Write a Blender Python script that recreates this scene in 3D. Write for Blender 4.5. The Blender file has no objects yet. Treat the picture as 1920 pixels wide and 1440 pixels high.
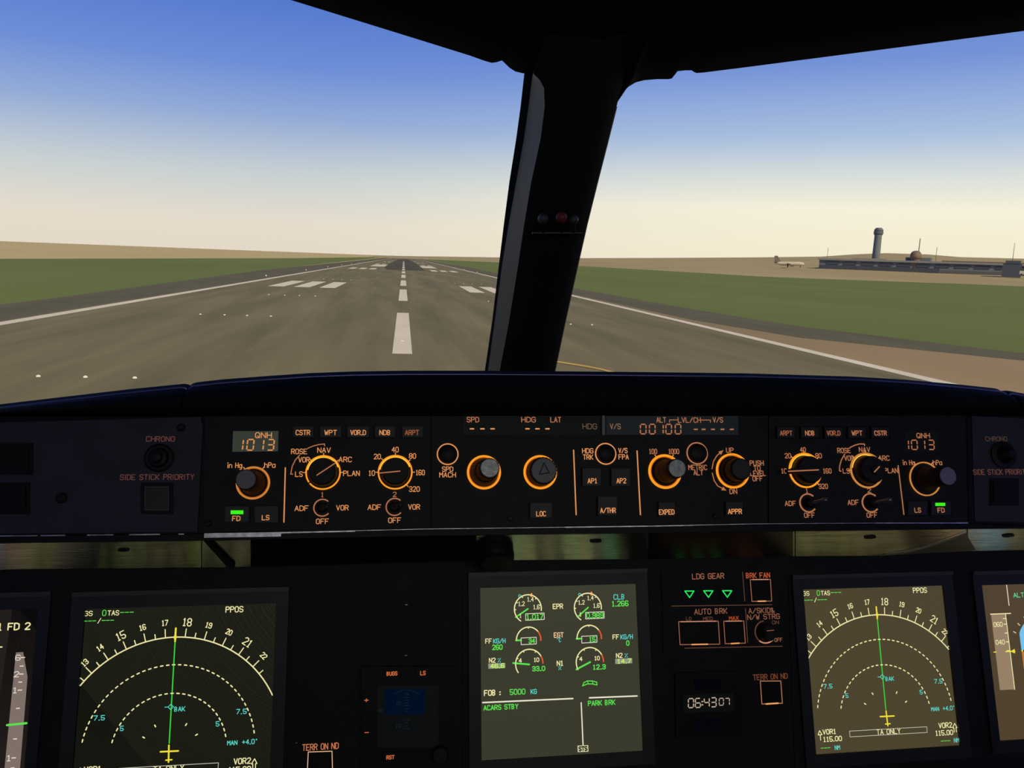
import bpy, bmesh, math, random
from mathutils import Vector, Matrix
random.seed(7)
C = bpy.context.scene.collection
sc = bpy.context.scene

# ------------------------------------------------------------------ camera
EYE = Vector((0, 0, 4.5))          # pilot eye, metres above the runway
FPX = 1500.0
PSI, TH, RHO = math.radians(9.08), math.radians(8.80), math.radians(2.15)
Fw = Vector((math.sin(PSI)*math.cos(TH), math.cos(PSI)*math.cos(TH), -math.sin(TH)))
R0 = Vector((math.cos(PSI), -math.sin(PSI), 0)); U0 = R0.cross(Fw)
Rt = math.cos(RHO)*R0 + math.sin(RHO)*U0
Up = -math.sin(RHO)*R0 + math.cos(RHO)*U0
cam = bpy.data.cameras.new('camera'); co = bpy.data.objects.new('camera', cam); C.objects.link(co)
cam.sensor_width = 36; cam.lens = FPX*36/1920; cam.clip_start = .02; cam.clip_end = 30000
m = Matrix.Identity(4)
for i in range(3): m[i][0] = Rt[i]; m[i][1] = Up[i]; m[i][2] = -Fw[i]; m[i][3] = EYE[i]
co.matrix_world = m; sc.camera = co

def lin(c):
    c = c/255
    return c/12.92 if c <= .04045 else ((c+.055)/1.055)**2.4
def L3(r, g, b): return (lin(r), lin(g), lin(b), 1)

# ------------------------------------------------------------------ sky, sun, exposure
sc.view_settings.view_transform = 'Standard'; sc.view_settings.look = 'None'
sc.view_settings.exposure = 0; sc.view_settings.gamma = 1; sc.view_settings.use_curve_mapping = False
w = bpy.data.worlds.new('sky'); sc.world = w; w.use_nodes = True
nt = w.node_tree; nt.nodes.clear(); N = nt.nodes.new; Lk = nt.links.new
tc = N('ShaderNodeTexCoord'); sp = N('ShaderNodeSeparateXYZ'); Lk(tc.outputs['Generated'], sp.inputs[0])
def ramp(stops):
    r = N('ShaderNodeValToRGB'); e = r.color_ramp.elements
    while len(e) < len(stops): e.new(.5)
    for k, (p, c) in enumerate(stops): e[k].position = p; e[k].color = L3(*c)
    return r
ra = ramp([(0, (231, 219, 203)), (.035, (232, 223, 207)), (.088, (203, 212, 213)), (.152, (149, 173, 217)), (.205, (111, 145, 218)), (.275, (84, 122, 207)), (.5, (52, 86, 168)), (1, (24, 44, 98))])
rb = ramp([(0, (246, 236, 208)), (.07, (250, 244, 220)), (.108, (218, 225, 222)), (.15, (172, 195, 226)), (.225, (118, 149, 218)), (.31, (88, 124, 206)), (.5, (52, 86, 168)), (1, (24, 44, 98))])
for r in (ra, rb): Lk(sp.outputs['Z'], r.inputs[0])
dp = N('ShaderNodeVectorMath'); dp.operation = 'DOT_PRODUCT'; Lk(tc.outputs['Generated'], dp.inputs[0])
dp.inputs[1].default_value = (math.sin(math.radians(55)), math.cos(math.radians(55)), 0)
mr = N('ShaderNodeMapRange'); mr.interpolation_type = 'SMOOTHSTEP'; Lk(dp.outputs['Value'], mr.inputs[0])
mr.inputs[1].default_value = .45; mr.inputs[2].default_value = .95
mx = N('ShaderNodeMixRGB'); Lk(mr.outputs[0], mx.inputs[0]); Lk(ra.outputs[0], mx.inputs[1]); Lk(rb.outputs[0], mx.inputs[2])
bg = N('ShaderNodeBackground'); Lk(mx.outputs[0], bg.inputs[0]); ow = N('ShaderNodeOutputWorld'); Lk(bg.outputs[0], ow.inputs[0])

def light(name, kind, loc, aim, power, col, size=None):
    l = bpy.data.lights.new(name, kind); l.energy = power; l.color = col
    o = bpy.data.objects.new(name, l); C.objects.link(o); o.location = loc
    o.rotation_euler = (Vector(aim)-Vector(loc)).to_track_quat('-Z', 'Y').to_euler()
    if size: l.shape = 'RECTANGLE'; l.size, l.size_y = size
    return o
SUN = light('sun', 'SUN', (0, 0, 50), (-math.sin(math.radians(158))*10, -math.cos(math.radians(158))*10, 50-7), 3.45, (1, .83, .40)); SUN.data.angle = math.radians(2)
light('cabin_fill_light', 'AREA', EYE+Vector((.25, -.9, .36)), EYE+Vector((.2, .7, -.25)), 3.0, (1, 1, .96), (1.3, .35))  # unseen rear lamp added to lift the panel faces and knob caps
light('side_window_fill', 'AREA', EYE+Vector((-1.0, -.1, -.02)), EYE+Vector((.1, .75, -.25)), .42, (.30, .36, 1), (.5, .4))  # area lamps added here for sky light through side windows out of view
light('side_window_fill', 'AREA', EYE+Vector((1.42, -.1, -.02)), EYE+Vector((.6, .75, -.25)), .55, (.30, .32, 1), (.5, .4))

# ------------------------------------------------------------------ materials
MATS = {}
def mat(name, rgb, rough=.6, metal=0, spec=.5, var=0, scale=20, bump=0, linear=False):
    if name in MATS: return MATS[name]
    mt = bpy.data.materials.new(name); mt.use_nodes = True; t = mt.node_tree; b = t.nodes['Principled BSDF']
    c = rgb if linear else L3(*rgb)[:3]
    b.inputs['Base Color'].default_value = (*c, 1); b.inputs['Roughness'].default_value = rough
    b.inputs['Metallic'].default_value = metal; b.inputs['Specular IOR Level'].default_value = spec
    if var or bump:
        q = t.nodes.new('ShaderNodeTexCoord'); n = t.nodes.new('ShaderNodeTexNoise'); n.inputs['Scale'].default_value = scale; n.inputs['Detail'].default_value = 5
        t.links.new(q.outputs['Object'], n.inputs['Vector'])
        if var:
            r = t.nodes.new('ShaderNodeValToRGB'); e = r.color_ramp.elements
            e[0].position = .3; e[1].position = .7
            e[0].color = (*[x*(1-var) for x in c], 1); e[1].color = (*[min(1, x*(1+var)) for x in c], 1)
            t.links.new(n.outputs['Fac'], r.inputs[0]); t.links.new(r.outputs[0], b.inputs['Base Color'])
        if bump:
            bp = t.nodes.new('ShaderNodeBump'); bp.inputs['Strength'].default_value = bump; bp.inputs['Distance'].default_value = .001
            t.links.new(n.outputs['Fac'], bp.inputs['Height']); t.links.new(bp.outputs[0], b.inputs['Normal'])
    MATS[name] = mt; return mt
def glow(r, g, b, k=1.0):
    name = 'glow_%d_%d_%d_%d' % (r, g, b, k*100)
    if name in MATS: return MATS[name]
    mt = bpy.data.materials.new(name); mt.use_nodes = True; t = mt.node_tree; t.nodes.clear()
    e = t.nodes.new('ShaderNodeEmission'); e.inputs[0].default_value = L3(r, g, b); e.inputs[1].default_value = k
    o = t.nodes.new('ShaderNodeOutputMaterial'); t.links.new(e.outputs[0], o.inputs[0]); MATS[name] = mt; return mt
def lcd(name, rgb):   # a lit liquid crystal screen: dim backlight under smooth glass
    if name in MATS: return MATS[name]
    mt = mat(name, (6, 6, 6), rough=.3, spec=.12); b = mt.node_tree.nodes['Principled BSDF']
    b.inputs['Emission Color'].default_value = L3(*rgb); b.inputs['Emission Strength'].default_value = 1; return mt
PANEL = mat('black_panel_paint', (.0095, .0108, .0118), .6, spec=.3, var=.25, scale=60, bump=.15, linear=True)
PANEL2 = mat('instrument_panel_paint', (.0075, .0088, .0085), .65, spec=.3, var=.3, scale=40, bump=.2, linear=True)
SIDE = mat('blue_grey_panel_paint', (.040, .041, .062), .65, spec=.3, var=.15, scale=30, bump=.1, linear=True)
HOOD = mat('black_padded_leather', (.0055, .006, .006), .75, spec=.15, var=.3, scale=90, bump=.5, linear=True)
BLACK = mat('black_plastic', (.0055, .0058, .0062), .5, spec=.2, linear=True)
KEYCAP = mat('dark_key_cap', (.0125, .0135, .015), .5, linear=True)
KNOB = mat('black_knob_rubber', (.0095, .0095, .0105), .55, spec=.3, linear=True)
CAPG = mat('satin_grey_knob_cap', (.20, .20, .205), .5, var=.1, scale=300, linear=True)
CAPL = mat('worn_metal_knob_cap', (.34, .36, .35), .42, metal=.5, var=.25, scale=200, bump=.3, linear=True)
METAL = mat('scratched_aluminium', (.5, .5, .55), .35, metal=.8, var=.4, scale=120, bump=.4, linear=True)
TRIM = mat('dark_window_trim', (.007, .008, .011), .8, spec=.15, var=.2, scale=40, linear=True)
REVEAL = mat('grey_frame_paint', (.075, .07, .045), .6, var=.1, scale=30, linear=True)
CLEARCAP = mat('toggle_tip_metal', (.3, .3, .36), .25, metal=.7, linear=True)
OR = glow(222, 146, 88); ORD = glow(150, 88, 58); ORDD = glow(92, 56, 50); ORR = glow(190, 92, 48); ORM = glow(176, 112, 76)
RING = glow(255, 158, 40); RINGB = glow(255, 186, 60, 1.3); RINGM = glow(200, 130, 62)
YL = glow(240, 232, 170); WH = glow(232, 228, 205); GR = glow(90, 225, 80); GRD = glow(70, 200, 90); CY = glow(90, 215, 200); YE = glow(240, 222, 60); RD = glow(228, 90, 50)

# ------------------------------------------------------------------ pixels to rays, frames
def ray(x, y): return (Fw + Rt*((x-960)/FPX) - Up*((y-720)/FPX)).normalized()
def at_dist(x, y, D):
    r = ray(x, y); k = D/math.hypot(r.x, r.y); return EYE + r*k
def proj(P):
    d = P-EYE; z = d.dot(Fw); return 960+FPX*d.dot(Rt)/z, 720-FPX*d.dot(Up)/z
def on_plane(x, y, P, n):
    r = ray(x, y); return EYE + r*((P-EYE).dot(n)/r.dot(n))
class Frame:
    def __init__(s, o, tilt):
        t = math.radians(tilt); s.o = EYE+Vector(o); s.u = Vector((1, 0, 0)); s.v = Vector((0, math.sin(t), math.cos(t))); s.n = Vector((0, -math.cos(t), math.sin(t)))
        s.M = Matrix((s.u, s.v, s.n)).transposed()
    def uv(s, x, y, h=0):
        d = on_plane(x, y, s.o+s.n*h, s.n)-s.o; return d.dot(s.u), d.dot(s.v)
    def sx(s, x, y, h=0):
        a = s.uv(x-1, y, h); b = s.uv(x+1, y, h); return math.hypot(b[0]-a[0], b[1]-a[1])/2
    def sy(s, x, y, h=0):
        a = s.uv(x, y-1, h); b = s.uv(x, y+1, h); return abs(a[1]-b[1])/2
    def world(s, u, v, h=0): return s.o+s.u*u+s.v*v+s.n*h
FC = Frame((.2010, .6789, -.1891), 20.3)      # glareshield control face
MP = Frame((.1677, .7140, -.3949), 19.33)     # main instrument panel
US = Frame((.2, .7000, -.2520), -39.5)          # underside reflector of the glareshield

# ------------------------------------------------------------------ objects
def link(name, me, m, parent=None, kind=None):
    if m is not None: me.materials.append(m)
    o = bpy.data.objects.new(name, me); C.objects.link(o)
    if parent is not None: o.parent = parent
    if kind: o['kind'] = kind
    return o
def tag(o, label, cat, group=None):
    o['label'] = label; o['category'] = cat
    if group: o['group'] = group
    return o
class MB:
    def __init__(s): s.V = []; s.Fc = []; s.sm = False
    def add(s, vs, fs):
        k = len(s.V); s.V += [tuple(v) for v in vs]; s.Fc += [tuple(k+i for i in f) for f in fs]
    def slab(s, pts, h0, h1):
        n = len(pts); s.add([(x, y, h0) for x, y in pts]+[(x, y, h1) for x, y in pts],
            [tuple(range(n-1, -1, -1)), tuple(range(n, 2*n))]+[(i, (i+1) % n, n+(i+1) % n, n+i) for i in range(n)])
    def flat(s, pts, h): s.add([(x, y, h) for x, y in pts], [tuple(range(len(pts)))])
    def lathe(s, c, prof, seg=32):     # prof: (radius, height) from base to top; last closes
        vs = []; fs = []
        for r, h in prof:
            for i in range(seg):
                a = 2*math.pi*i/seg; vs.append((c[0]+r*math.cos(a), c[1]+r*math.sin(a), h))
        for j in range(len(prof)-1):
            for i in range(seg):
                i2 = (i+1) % seg; fs.append((j*seg+i, j*seg+i2, (j+1)*seg+i2, (j+1)*seg+i))
        fs.append(tuple((len(prof)-1)*seg+i for i in range(seg))); fs.append(tuple(seg-1-i for i in range(seg)))
        s.add(vs, fs)
    def ring(s, c, r0, r1, h0, h1, a0=0, a1=360, seg=48):
        full = abs(a1-a0) >= 360; n = max(4, int(seg*abs(a1-a0)/360)); vs = []; fs = []
        for i in range(n+1):
            a = math.radians(a0+(a1-a0)*i/n); ca, sa = math.cos(a), math.sin(a)
            for r, h in ((r0, h0), (r1, h0), (r1, h1), (r0, h1)): vs.append((c[0]+r*ca, c[1]+r*sa, h))
        for i in range(n):
            for k in range(4): fs.append((4*i+k, 4*i+(k+1) % 4, 4*i+4+(k+1) % 4, 4*i+4+k))
        if not full: fs += [(3, 2, 1, 0), (4*n, 4*n+1, 4*n+2, 4*n+3)]
        s.add(vs, fs)
    def strip(s, pts, wd, h, cap=True):
        for i in range(len(pts)-1):
            (x0, y0), (x1, y1) = pts[i], pts[i+1]; d = math.hypot(x1-x0, y1-y0)
            if d < 1e-9: continue
            nx, ny = -(y1-y0)/d*wd/2, (x1-x0)/d*wd/2
            s.flat([(x0-nx, y0-ny), (x1-nx, y1-ny), (x1+nx, y1+ny), (x0+nx, y0+ny)], h)
        if cap:
            for x, y in pts: s.flat([(x+wd/2*math.cos(a*math.pi/3), y+wd/2*math.sin(a*math.pi/3)) for a in range(6)], h)
    def mesh(s, name):
        me = bpy.data.meshes.new(name); me.from_pydata(s.V, [], s.Fc); me.update()
        if s.sm:
            me.polygons.foreach_set('use_smooth', [len(p.vertices) == 4 for p in me.polygons])
        return me
def wmesh(name, vs, fs, m, parent=None, kind=None, smooth=False):
    me = bpy.data.meshes.new(name); me.from_pydata([tuple(v) for v in vs], [], fs); me.update()
    if smooth: me.polygons.foreach_set('use_smooth', [True]*len(me.polygons))
    return link(name, me, m, parent, kind)
def grid(rows):
    n = len(rows[0]); vs = [v for r in rows for v in r]
    return vs, [(j*n+i, j*n+i+1, (j+1)*n+i+1, (j+1)*n+i) for j in range(len(rows)-1) for i in range(n-1)]

# stroke lettering: each glyph is a set of polylines on a 4 x 6 field
G = {'A': '00 26 40|12 32', 'B': '00 06 26 35 34 23 03|23 32 31 20 00', 'C': '41 30 10 01 05 16 36 45', 'D': '00 06 26 45 41 20 00', 'E': '40 00 06 46|03 33',
 'F': '00 06 46|03 33', 'G': '45 36 16 05 01 10 30 41 43 23', 'H': '00 06|40 46|03 43', 'I': '20 26', 'J': '01 10 20 31 36', 'K': '00 06|46 02|13 40', 'L': '06 00 40',
 'M': '00 06 23 46 40', 'N': '00 06 40 46', 'O': '10 30 41 45 36 16 05 01 10', 'P': '00 06 36 45 44 33 03', 'Q': '10 30 41 45 36 16 05 01 10|22 40', 'R': '00 06 36 45 44 33 03|23 40',
 'S': '01 10 30 41 42 33 13 04 05 16 36 45', 'T': '06 46|26 20', 'U': '06 01 10 30 41 46', 'V': '06 20 46', 'W': '06 10 24 30 46', 'X': '00 46|06 40', 'Y': '06 23 46|23 20', 'Z': '06 46 00 40',
 '0': '10 30 41 45 36 16 05 01 10', '1': '15 26 20|10 30', '2': '05 16 36 45 44 00 40', '3': '05 16 36 45 44 33 13|33 42 41 30 10 01', '4': '30 36 02 42', '5': '46 06 03 33 42 41 30 10 01',
 '6': '45 36 16 05 01 10 30 41 42 33 03', '7': '06 46 10', '8': '13 33 44 45 36 16 05 04 13 02 01 10 30 41 42 33', '9': '01 10 30 41 45 36 16 05 04 13 43',
 '-': '03 43', '+': '03 43|25 21', '/': '00 46', '.': '20 20', ':': '21 21|24 24', '%': '00 46|05 16|41 30', '&': '40 04 05 16 25 24 01 10 20 42', 'i': '20 24|26 26', 'n': '00 04|03 14 34 43 40',
 'g': '40 41 34 14 03 01 10 30 41|44 4a 3b 1b', 'a': '44 40|43 34 14 03 01 10 30 41', 'h': '00 06|03 14 34 43 40', 'P2': '', 'o': '15 25 26 16 15'}
ROUND = set('COQ0nagho'); NARROW = {'I': 1.2, 'i': 1.2, '.': 1.4, ':': 1.6, ' ': 2.6, '1': 3.2}
def glyph(ch):
    out = []
    for st in G.get(ch, '').split('|'):
        if not st: continue
        p = []
        for q in st.split():
            y = {'a': -1, 'b': -2}.get(q[1], None)
            p.append((float(q[0]), float(q[1]) if y is None else float(y)))
        if ch in ROUND and len(p) > 4:
            c = [p[0]]; closed = p[0] == p[-1]
            for i in range(len(p)-1):
                a, b = p[i], p[i+1]; c += [(a[0]*.75+b[0]*.25, a[1]*.75+b[1]*.25), (a[0]*.25+b[0]*.75, a[1]*.25+b[1]*.75)]
            c.append(p[-1])
            if closed: c = c[1:-1]+[c[1]]
            p = c
        out.append(p)
    return out
def write(mb, s, c, wd, hg, th, h, ang=0, mono=False):
    adv = [(5.6 if mono else NARROW.get(ch, 4)+1.5) for ch in s]; tot = sum(adv)-(1.6 if mono else 1.5)
    sx = wd/tot if wd else hg/6; sy = hg/6; ca, sa = math.cos(ang), math.sin(ang); x = -tot/2
    for ch, ad in zip(s, adv):
        cw = 4 if mono else NARROW.get(ch, 4); off = x+(cw-4)/2
        for p in glyph(ch):
            q = [((off+a)*sx, (b-3)*sy) for a, b in p]
            if len(q) == 2 and q[0] == q[1]:
                q = [(q[0][0]-th*.3, q[0][1]), (q[0][0]+th*.3, q[0][1])]; t2 = th*1.3
            else: t2 = th
            mb.strip([(c[0]+a*ca-b*sa, c[1]+a*sa+b*ca) for a, b in q], t2, h)
        x += ad
SEG = {'0': 'abcdef', '1': 'bc', '2': 'abged', '3': 'abgcd', '4': 'fgbc', '5': 'afgcd', '6': 'afgecd', '7': 'abc', '8': 'abcdefg', '9': 'abcfgd'}
def seg7(mb, ch, c, wd, hg, th, h):
    x, y = wd/2, hg/2; g = th*.55
    S = {'a': ((-x+g, y), (x-g, y)), 'd': ((-x+g, -y), (x-g, -y)), 'g': ((-x+g, 0), (x-g, 0)), 'b': ((x, y-g), (x, g)), 'c': ((x, -g), (x, -y+g)), 'f': ((-x, y-g), (-x, g)), 'e': ((-x, -g), (-x, -y+g))}
    for k in SEG[ch]:
        mb.strip([(c[0]+a+b*.06, c[1]+b) for a, b in S[k]], th, h, cap=False)

class Thing:      # an empty on a frame; its parts are laid out in the frame's own plane
    def __init__(s, fr, name, label, cat, x, y, group=None):
        s.f = fr; s.c = fr.uv(x, y); o = bpy.data.objects.new(name, None); C.objects.link(o); o.empty_display_size = .01
        o.matrix_world = Matrix.Translation(fr.world(*s.c)) @ fr.M.to_4x4(); s.o = o
        if cat: tag(o, label, cat, group)
    def p(s, x, y, h=0): u, v = s.f.uv(x, y, h); return u-s.c[0], v-s.c[1]
    def px(s, x, y, h=0): return s.f.sx(x, y, h)
    def put(s, name, mb, m, parent=None, label=None, kind=None):
        o = link(name, mb.mesh(name), m, parent or s.o, kind)
        if label: o['label'] = label
        return o
    def slab(s, name, pts, h0, h1, m, parent=None, label=None):
        mb = MB(); mb.slab([s.p(*q, h1) for q in pts], h0, h1); return s.put(name, mb, m, parent, label)
    def box(s, name, x0, y0, x1, y1, h0, h1, m, parent=None, label=None): return s.slab(name, [(x0, y1), (x1, y1), (x1, y0), (x0, y0)], h0, h1, m, parent, label)
    def text(s, t, x, y, wd, hg, m, th=1.5, h=.0004, parent=None, mono=False, name='lettering'):
        mb = MB(); k = s.px(x, y, h); write(mb, t, s.p(x, y, h), wd*k, hg*s.f.sy(x, y, h), th*k, h, mono=mono); return s.put(name, mb, m, parent)
    def line(s, name, pts, wd, m, h=.0004, parent=None, label=None):
        mb = MB(); mb.strip([s.p(*q, h) for q in pts], wd*s.px(*pts[0], h), h); return s.put(name, mb, m, parent, label)
    def digits(s, t, xs, y, wd, hg, m, th=2, h=.0006, parent=None):
        for ch, x in zip(t, xs):
            mb = MB(); k = s.px(x, y, h)
            seg7(mb, ch, (s.p(x, y, h)[0] + (0 if ch != '1' else -wd*k*.5), s.p(x, y, h)[1]), wd*k, hg*s.f.sy(x, y, h), th*k, h); s.put('digit', mb, m, parent)
    def dashes(s, xs, y, wd, hg, m, parent=None):
        for x in xs: s.line('dash', [(x-wd/2+hg/2, y), (x+wd/2-hg/2, y)], hg, m, parent=parent, h=.0011)
    def circle(s, name, x, y, r, wd, m, a0=0, a1=360, h0=.0002, h1=.0008, parent=None):
        mb = MB(); k = s.px(x, y); mb.ring(s.p(x, y), (r-wd/2)*k, (r+wd/2)*k, h0, h1, a0, a1); return s.put(name, mb, m, parent)
    def frame_box(s, name, q, wd, m, h=.0006, parent=None): return s.line(name, list(q)+[q[0]], wd, m, h, parent)

def frustum_knurl(mb, c, prof, seg=48, cut=.03):
    vs = []; fs = []
    for r, h in prof:
        for i in range(seg):
            a = 2*math.pi*i/seg; rr = r*(1-(cut if i % 2 else 0)); vs.append((c[0]+rr*math.cos(a), c[1]+rr*math.sin(a), h))
    for j in range(len(prof)-1):
        for i in range(seg): fs.append((j*seg+i, j*seg+(i+1) % seg, (j+1)*seg+(i+1) % seg, (j+1)*seg+i))
    fs.append(tuple((len(prof)-1)*seg+i for i in range(seg))); mb.add(vs, fs)
def knob_height(T, x, y, cx, cy):
    best = (1e9, .02); b = T.f.world(*T.f.uv(x, y))
    for i in range(5, 60):
        q = proj(b+T.f.n*(i*.001)); e = math.hypot(q[0]-cx, q[1]-cy)
        if e < best[0]: best = (e, i*.001)
    return best[1]
def knob(T, x, y, R, cap, rc, capm, name='rotary_knob', ringw=3.5, ringm=None, label=None, body=.86, arcs=((0, 360),), step=.35, ticks=(), capname='knob_cap', hmax=.06):
    k = T.px(x, y); c = T.p(x, y); H = min(hmax, knob_height(T, x, y, *cap)); zf = 1-H/.72; rcm = rc*k*zf
    mb = MB(); rb = R*body*k
    frustum_knurl(mb, c, [(rb, 0), (rb, .0035), (rb*.97, .0045), (max(rcm*1.05, rb*.8), H*step), (rcm*1.06, H*step+.001), (rcm*1.02, H-.0015), (rcm*.96, H-.0003)])
    o = T.put(name, mb, KNOB, label=label)
    mb = MB(); mb.lathe(c, [(rcm*.93, H-.001), (rcm*.93, H), (rcm*.87, H+.0005)], 40); T.put(capname, mb, capm, o)
    for a0, a1 in arcs:
        mb = MB(); mb.ring(c, (R-ringw/2)*k, (R+ringw/2)*k, .0002, .0012, a0, a1); T.put('light_ring', mb, ringm or RING, o)
    if ringw > 2.4:
        mb = MB(); mb.ring(c, (R-ringw/2-1.4)*k, (R-ringw/2)*k, .0002, .0009); T.put('inner_light_ring', mb, glow(190, 92, 14), o)
    for a in ticks:
        a = math.radians(a); mb = MB(); mb.strip([(c[0]+q*k*math.cos(a), c[1]+q*k*math.sin(a)) for q in (R+ringw/2, R+ringw/2+4)], 1.6*k, .0008); T.put('tick_mark', mb, OR, o)
    return o, c, H, k
def selector(T, x, y, R, pt0, pt1, ticks, ringm=None, gap=None, label=None):   # low round selector with a lit pointer bar
    k = T.px(x, y); c = T.p(x, y); mb = MB(); H = .012; rb = R*.84*k
    mb.lathe(c, [(rb, 0), (rb, .003), (rb*.93, H-.002), (rb*.86, H)], 40); mb.sm = True
    o = T.put('selector_knob', mb, KNOB, label=label)
    mb = MB(); a = T.p(*pt0, H+.003); b = T.p(*pt1, H+.003); d = Vector((b[0]-a[0], b[1]-a[1])).normalized(); nrm = Vector((-d.y, d.x))*rb*.3
    q = [(a[0]+nrm.x, a[1]+nrm.y), (b[0]+nrm.x*.5, b[1]+nrm.y*.5), (b[0]-nrm.x*.5, b[1]-nrm.y*.5), (a[0]-nrm.x, a[1]-nrm.y)]
    mb.slab(q, H-.001, H+.003); T.put('grip_bar', mb, KNOB, o)
    T.line('pointer_line', [pt0, pt1], 2.0, ORM, h=H+.0034, parent=o)
    a0, a1 = gap or (0, 360)
    mb = MB(); mb.ring(c, (R-1.6)*k, (R+1.2)*k, .0002, .0012, a0, a1); T.put('light_ring', mb, ringm or RING, o)
    mb = MB(); mb.ring(c, (R-3.4)*k, (R-1.6)*k, .0002, .0009, 20, 170); T.put('inner_light_ring', mb, RINGB, o)
    for a in ticks:
        a = math.radians(a); mb = MB(); mb.strip([(c[0]+q*k*math.cos(a), c[1]+q*k*math.sin(a)) for q in (R+1, R+5)], 1.6*k, .0008); T.put('tick_mark', mb, OR, o)
    return o
def button(T, x0, y0, x1, y1, text=None, tx=None, ty=None, tw=None, th=8.5, m=None, name='push_button', cap=None, green=None):
    o = T.box(name, x0, y0, x1, y1, .0001, .0015, BLACK); b = 2.5
    T.box('key_cap', x0+b, y0+b, x1-b, y1-b, .001, .0038, cap or KEYCAP, o)
    if text: T.text(text, tx, ty, tw, th, m or OR, 1.5, h=.0042, parent=o)
    if green: T.box('green_light_bar', *green, .0038, .0044, glow(60, 235, 30, 1.1), o)
    return o
def toggle(T, x, y, R, tip, tipm, col=None):
    k = T.px(x, y); c = T.p(x, y); mb = MB(); mb.lathe(c, [(R*.62*k, 0), (R*.62*k, .004), (R*.4*k, .006)], 24); o = T.put('toggle_switch', mb, BLACK)
    mb = MB(); mb.ring(c, (R-1.1)*k, (R+1.1)*k, .0002, .0008, 48, 318); T.put('light_ring', mb, col or ORM, o)
    H = .020; e = T.p(*tip, H); a = (c[0], c[1], .004); b = (e[0], e[1], H); seg = 12; vs = []; fs = []
    A = Vector(a); B = Vector(b); d = (B-A).normalized(); s1 = d.cross(Vector((0, 1, 0))).normalized(); s2 = d.cross(s1)
    for q, r in ((0, 2.2), (.6, 3.0), (.9, 4.2), (1.0, 4.0), (1.06, 2.2)):
        P = A.lerp(B, q)
        for i in range(seg): t = 2*math.pi*i/seg; vs.append(P+(s1*math.cos(t)+s2*math.sin(t))*r*k)
    for j in range(4):
        for i in range(seg): fs.append((j*seg+i, j*seg+(i+1) % seg, (j+1)*seg+(i+1) % seg, (j+1)*seg+i))
    fs.append(tuple(4*seg+i for i in range(seg))); mb = MB(); mb.add(vs, fs); mb.sm = True; T.put('lever', mb, tipm, o)
def screw(T, x, y, r, m=None):
    k = T.px(x, y); c = T.p(x, y); mb = MB(); mb.lathe(c, [(r*k, 0), (r*k, .0008), (r*.8*k, .0014)], 20); o = T.put('screw', mb, m or BLACK)
    mb = MB(); mb.strip([(c[0]-r*.6*k, c[1]-r*.3*k), (c[0]+r*.6*k, c[1]+r*.3*k)], 1.2*k, .0016, cap=False); T.put('slot', mb, KEYCAP, o)

# ------------------------------------------------------------------ the airfield
HD = math.radians(1.137)
def OUT(lat, dist, z=0): return Vector((lat*math.cos(HD)+dist*math.sin(HD), -lat*math.sin(HD)+dist*math.cos(HD), z))
def gnd(x, y, z=0):
    r = ray(x, y); k = (z-EYE.z)/r.z; return EYE+r*k
def flatpoly(name, pts, z, m, parent=None, kind=None, thick=0):
    n = len(pts); top = [(p[0], p[1], z) for p in pts]
    if not thick: return wmesh(name, top, [tuple(range(n))], m, parent, kind)
    bot = [(p[0], p[1], z-thick) for p in pts]
    return wmesh(name, top+bot, [tuple(range(n)), tuple(range(2*n-1, n-1, -1))]+[(i, n+i, n+(i+1) % n, (i+1) % n) for i in range(n)], m, parent, kind)
def gmat(name, c1, c2, scale, stretch=1, fine=0):
    mt = bpy.data.materials.new(name); mt.use_nodes = True; t = mt.node_tree; b = t.nodes['Principled BSDF']; b.inputs['Roughness'].default_value = .95; b.inputs['Specular IOR Level'].default_value = .1
    q = t.nodes.new('ShaderNodeTexCoord'); mp = t.nodes.new('ShaderNodeMapping'); mp.inputs['Rotation'].default_value = (0, 0, HD); mp.inputs['Scale'].default_value = (1, 1/stretch, 1)
    n = t.nodes.new('ShaderNodeTexNoise'); n.inputs['Scale'].default_value = scale; n.inputs['Detail'].default_value = 8; n.inputs['Roughness'].default_value = .65
    t.links.new(q.outputs['Object'], mp.inputs[0]); t.links.new(mp.outputs[0], n.inputs['Vector'])
    r = t.nodes.new('ShaderNodeValToRGB'); e = r.color_ramp.elements; e[0].position = .32; e[1].position = .68; e[0].color = (*c1, 1); e[1].color = (*c2, 1)
    t.links.new(n.outputs['Fac'], r.inputs[0]); t.links.new(r.outputs[0], b.inputs['Base Color']); return mt
M_TAN = gmat('dry_field', (.55, .46, .23), (.65, .555, .31), .004, 1)
M_GRASS = gmat('mown_grass', (.152, .196, .056), (.186, .240, .076), .02, 3)
M_ASPH = gmat('worn_asphalt', (.165, .150, .090), (.268, .238, .148), .35, 14)
M_ASPH2 = gmat('brown_apron_asphalt', (.37, .27, .165), (.44, .325, .20), .05, 2)
t_ = M_ASPH2.node_tree; g_ = t_.nodes.new('ShaderNodeTexCoord'); s_ = t_.nodes.new('ShaderNodeSeparateXYZ'); k_ = t_.nodes.new('ShaderNodeMapRange'); x_ = t_.nodes.new('ShaderNodeMixRGB')   # the brick-red apron surface shifts towards plain asphalt further ahead
k_.inputs[1].default_value = 36; k_.inputs[2].default_value = 62; t_.links.new(g_.outputs['Object'], s_.inputs[0]); t_.links.new(s_.outputs['Y'], k_.inputs[0]); t_.links.new(k_.outputs[0], x_.inputs[0])
p_ = t_.nodes['Principled BSDF']; t_.links.new(p_.inputs['Base Color'].links[0].from_socket, x_.inputs[1]); x_.inputs[2].default_value = (.30, .245, .145, 1); t_.links.new(x_.outputs[0], p_.inputs['Base Color'])
M_TAN2 = gmat('dry_rising_field', (.40, .335, .18), (.50, .42, .245), .006, 1)
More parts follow.
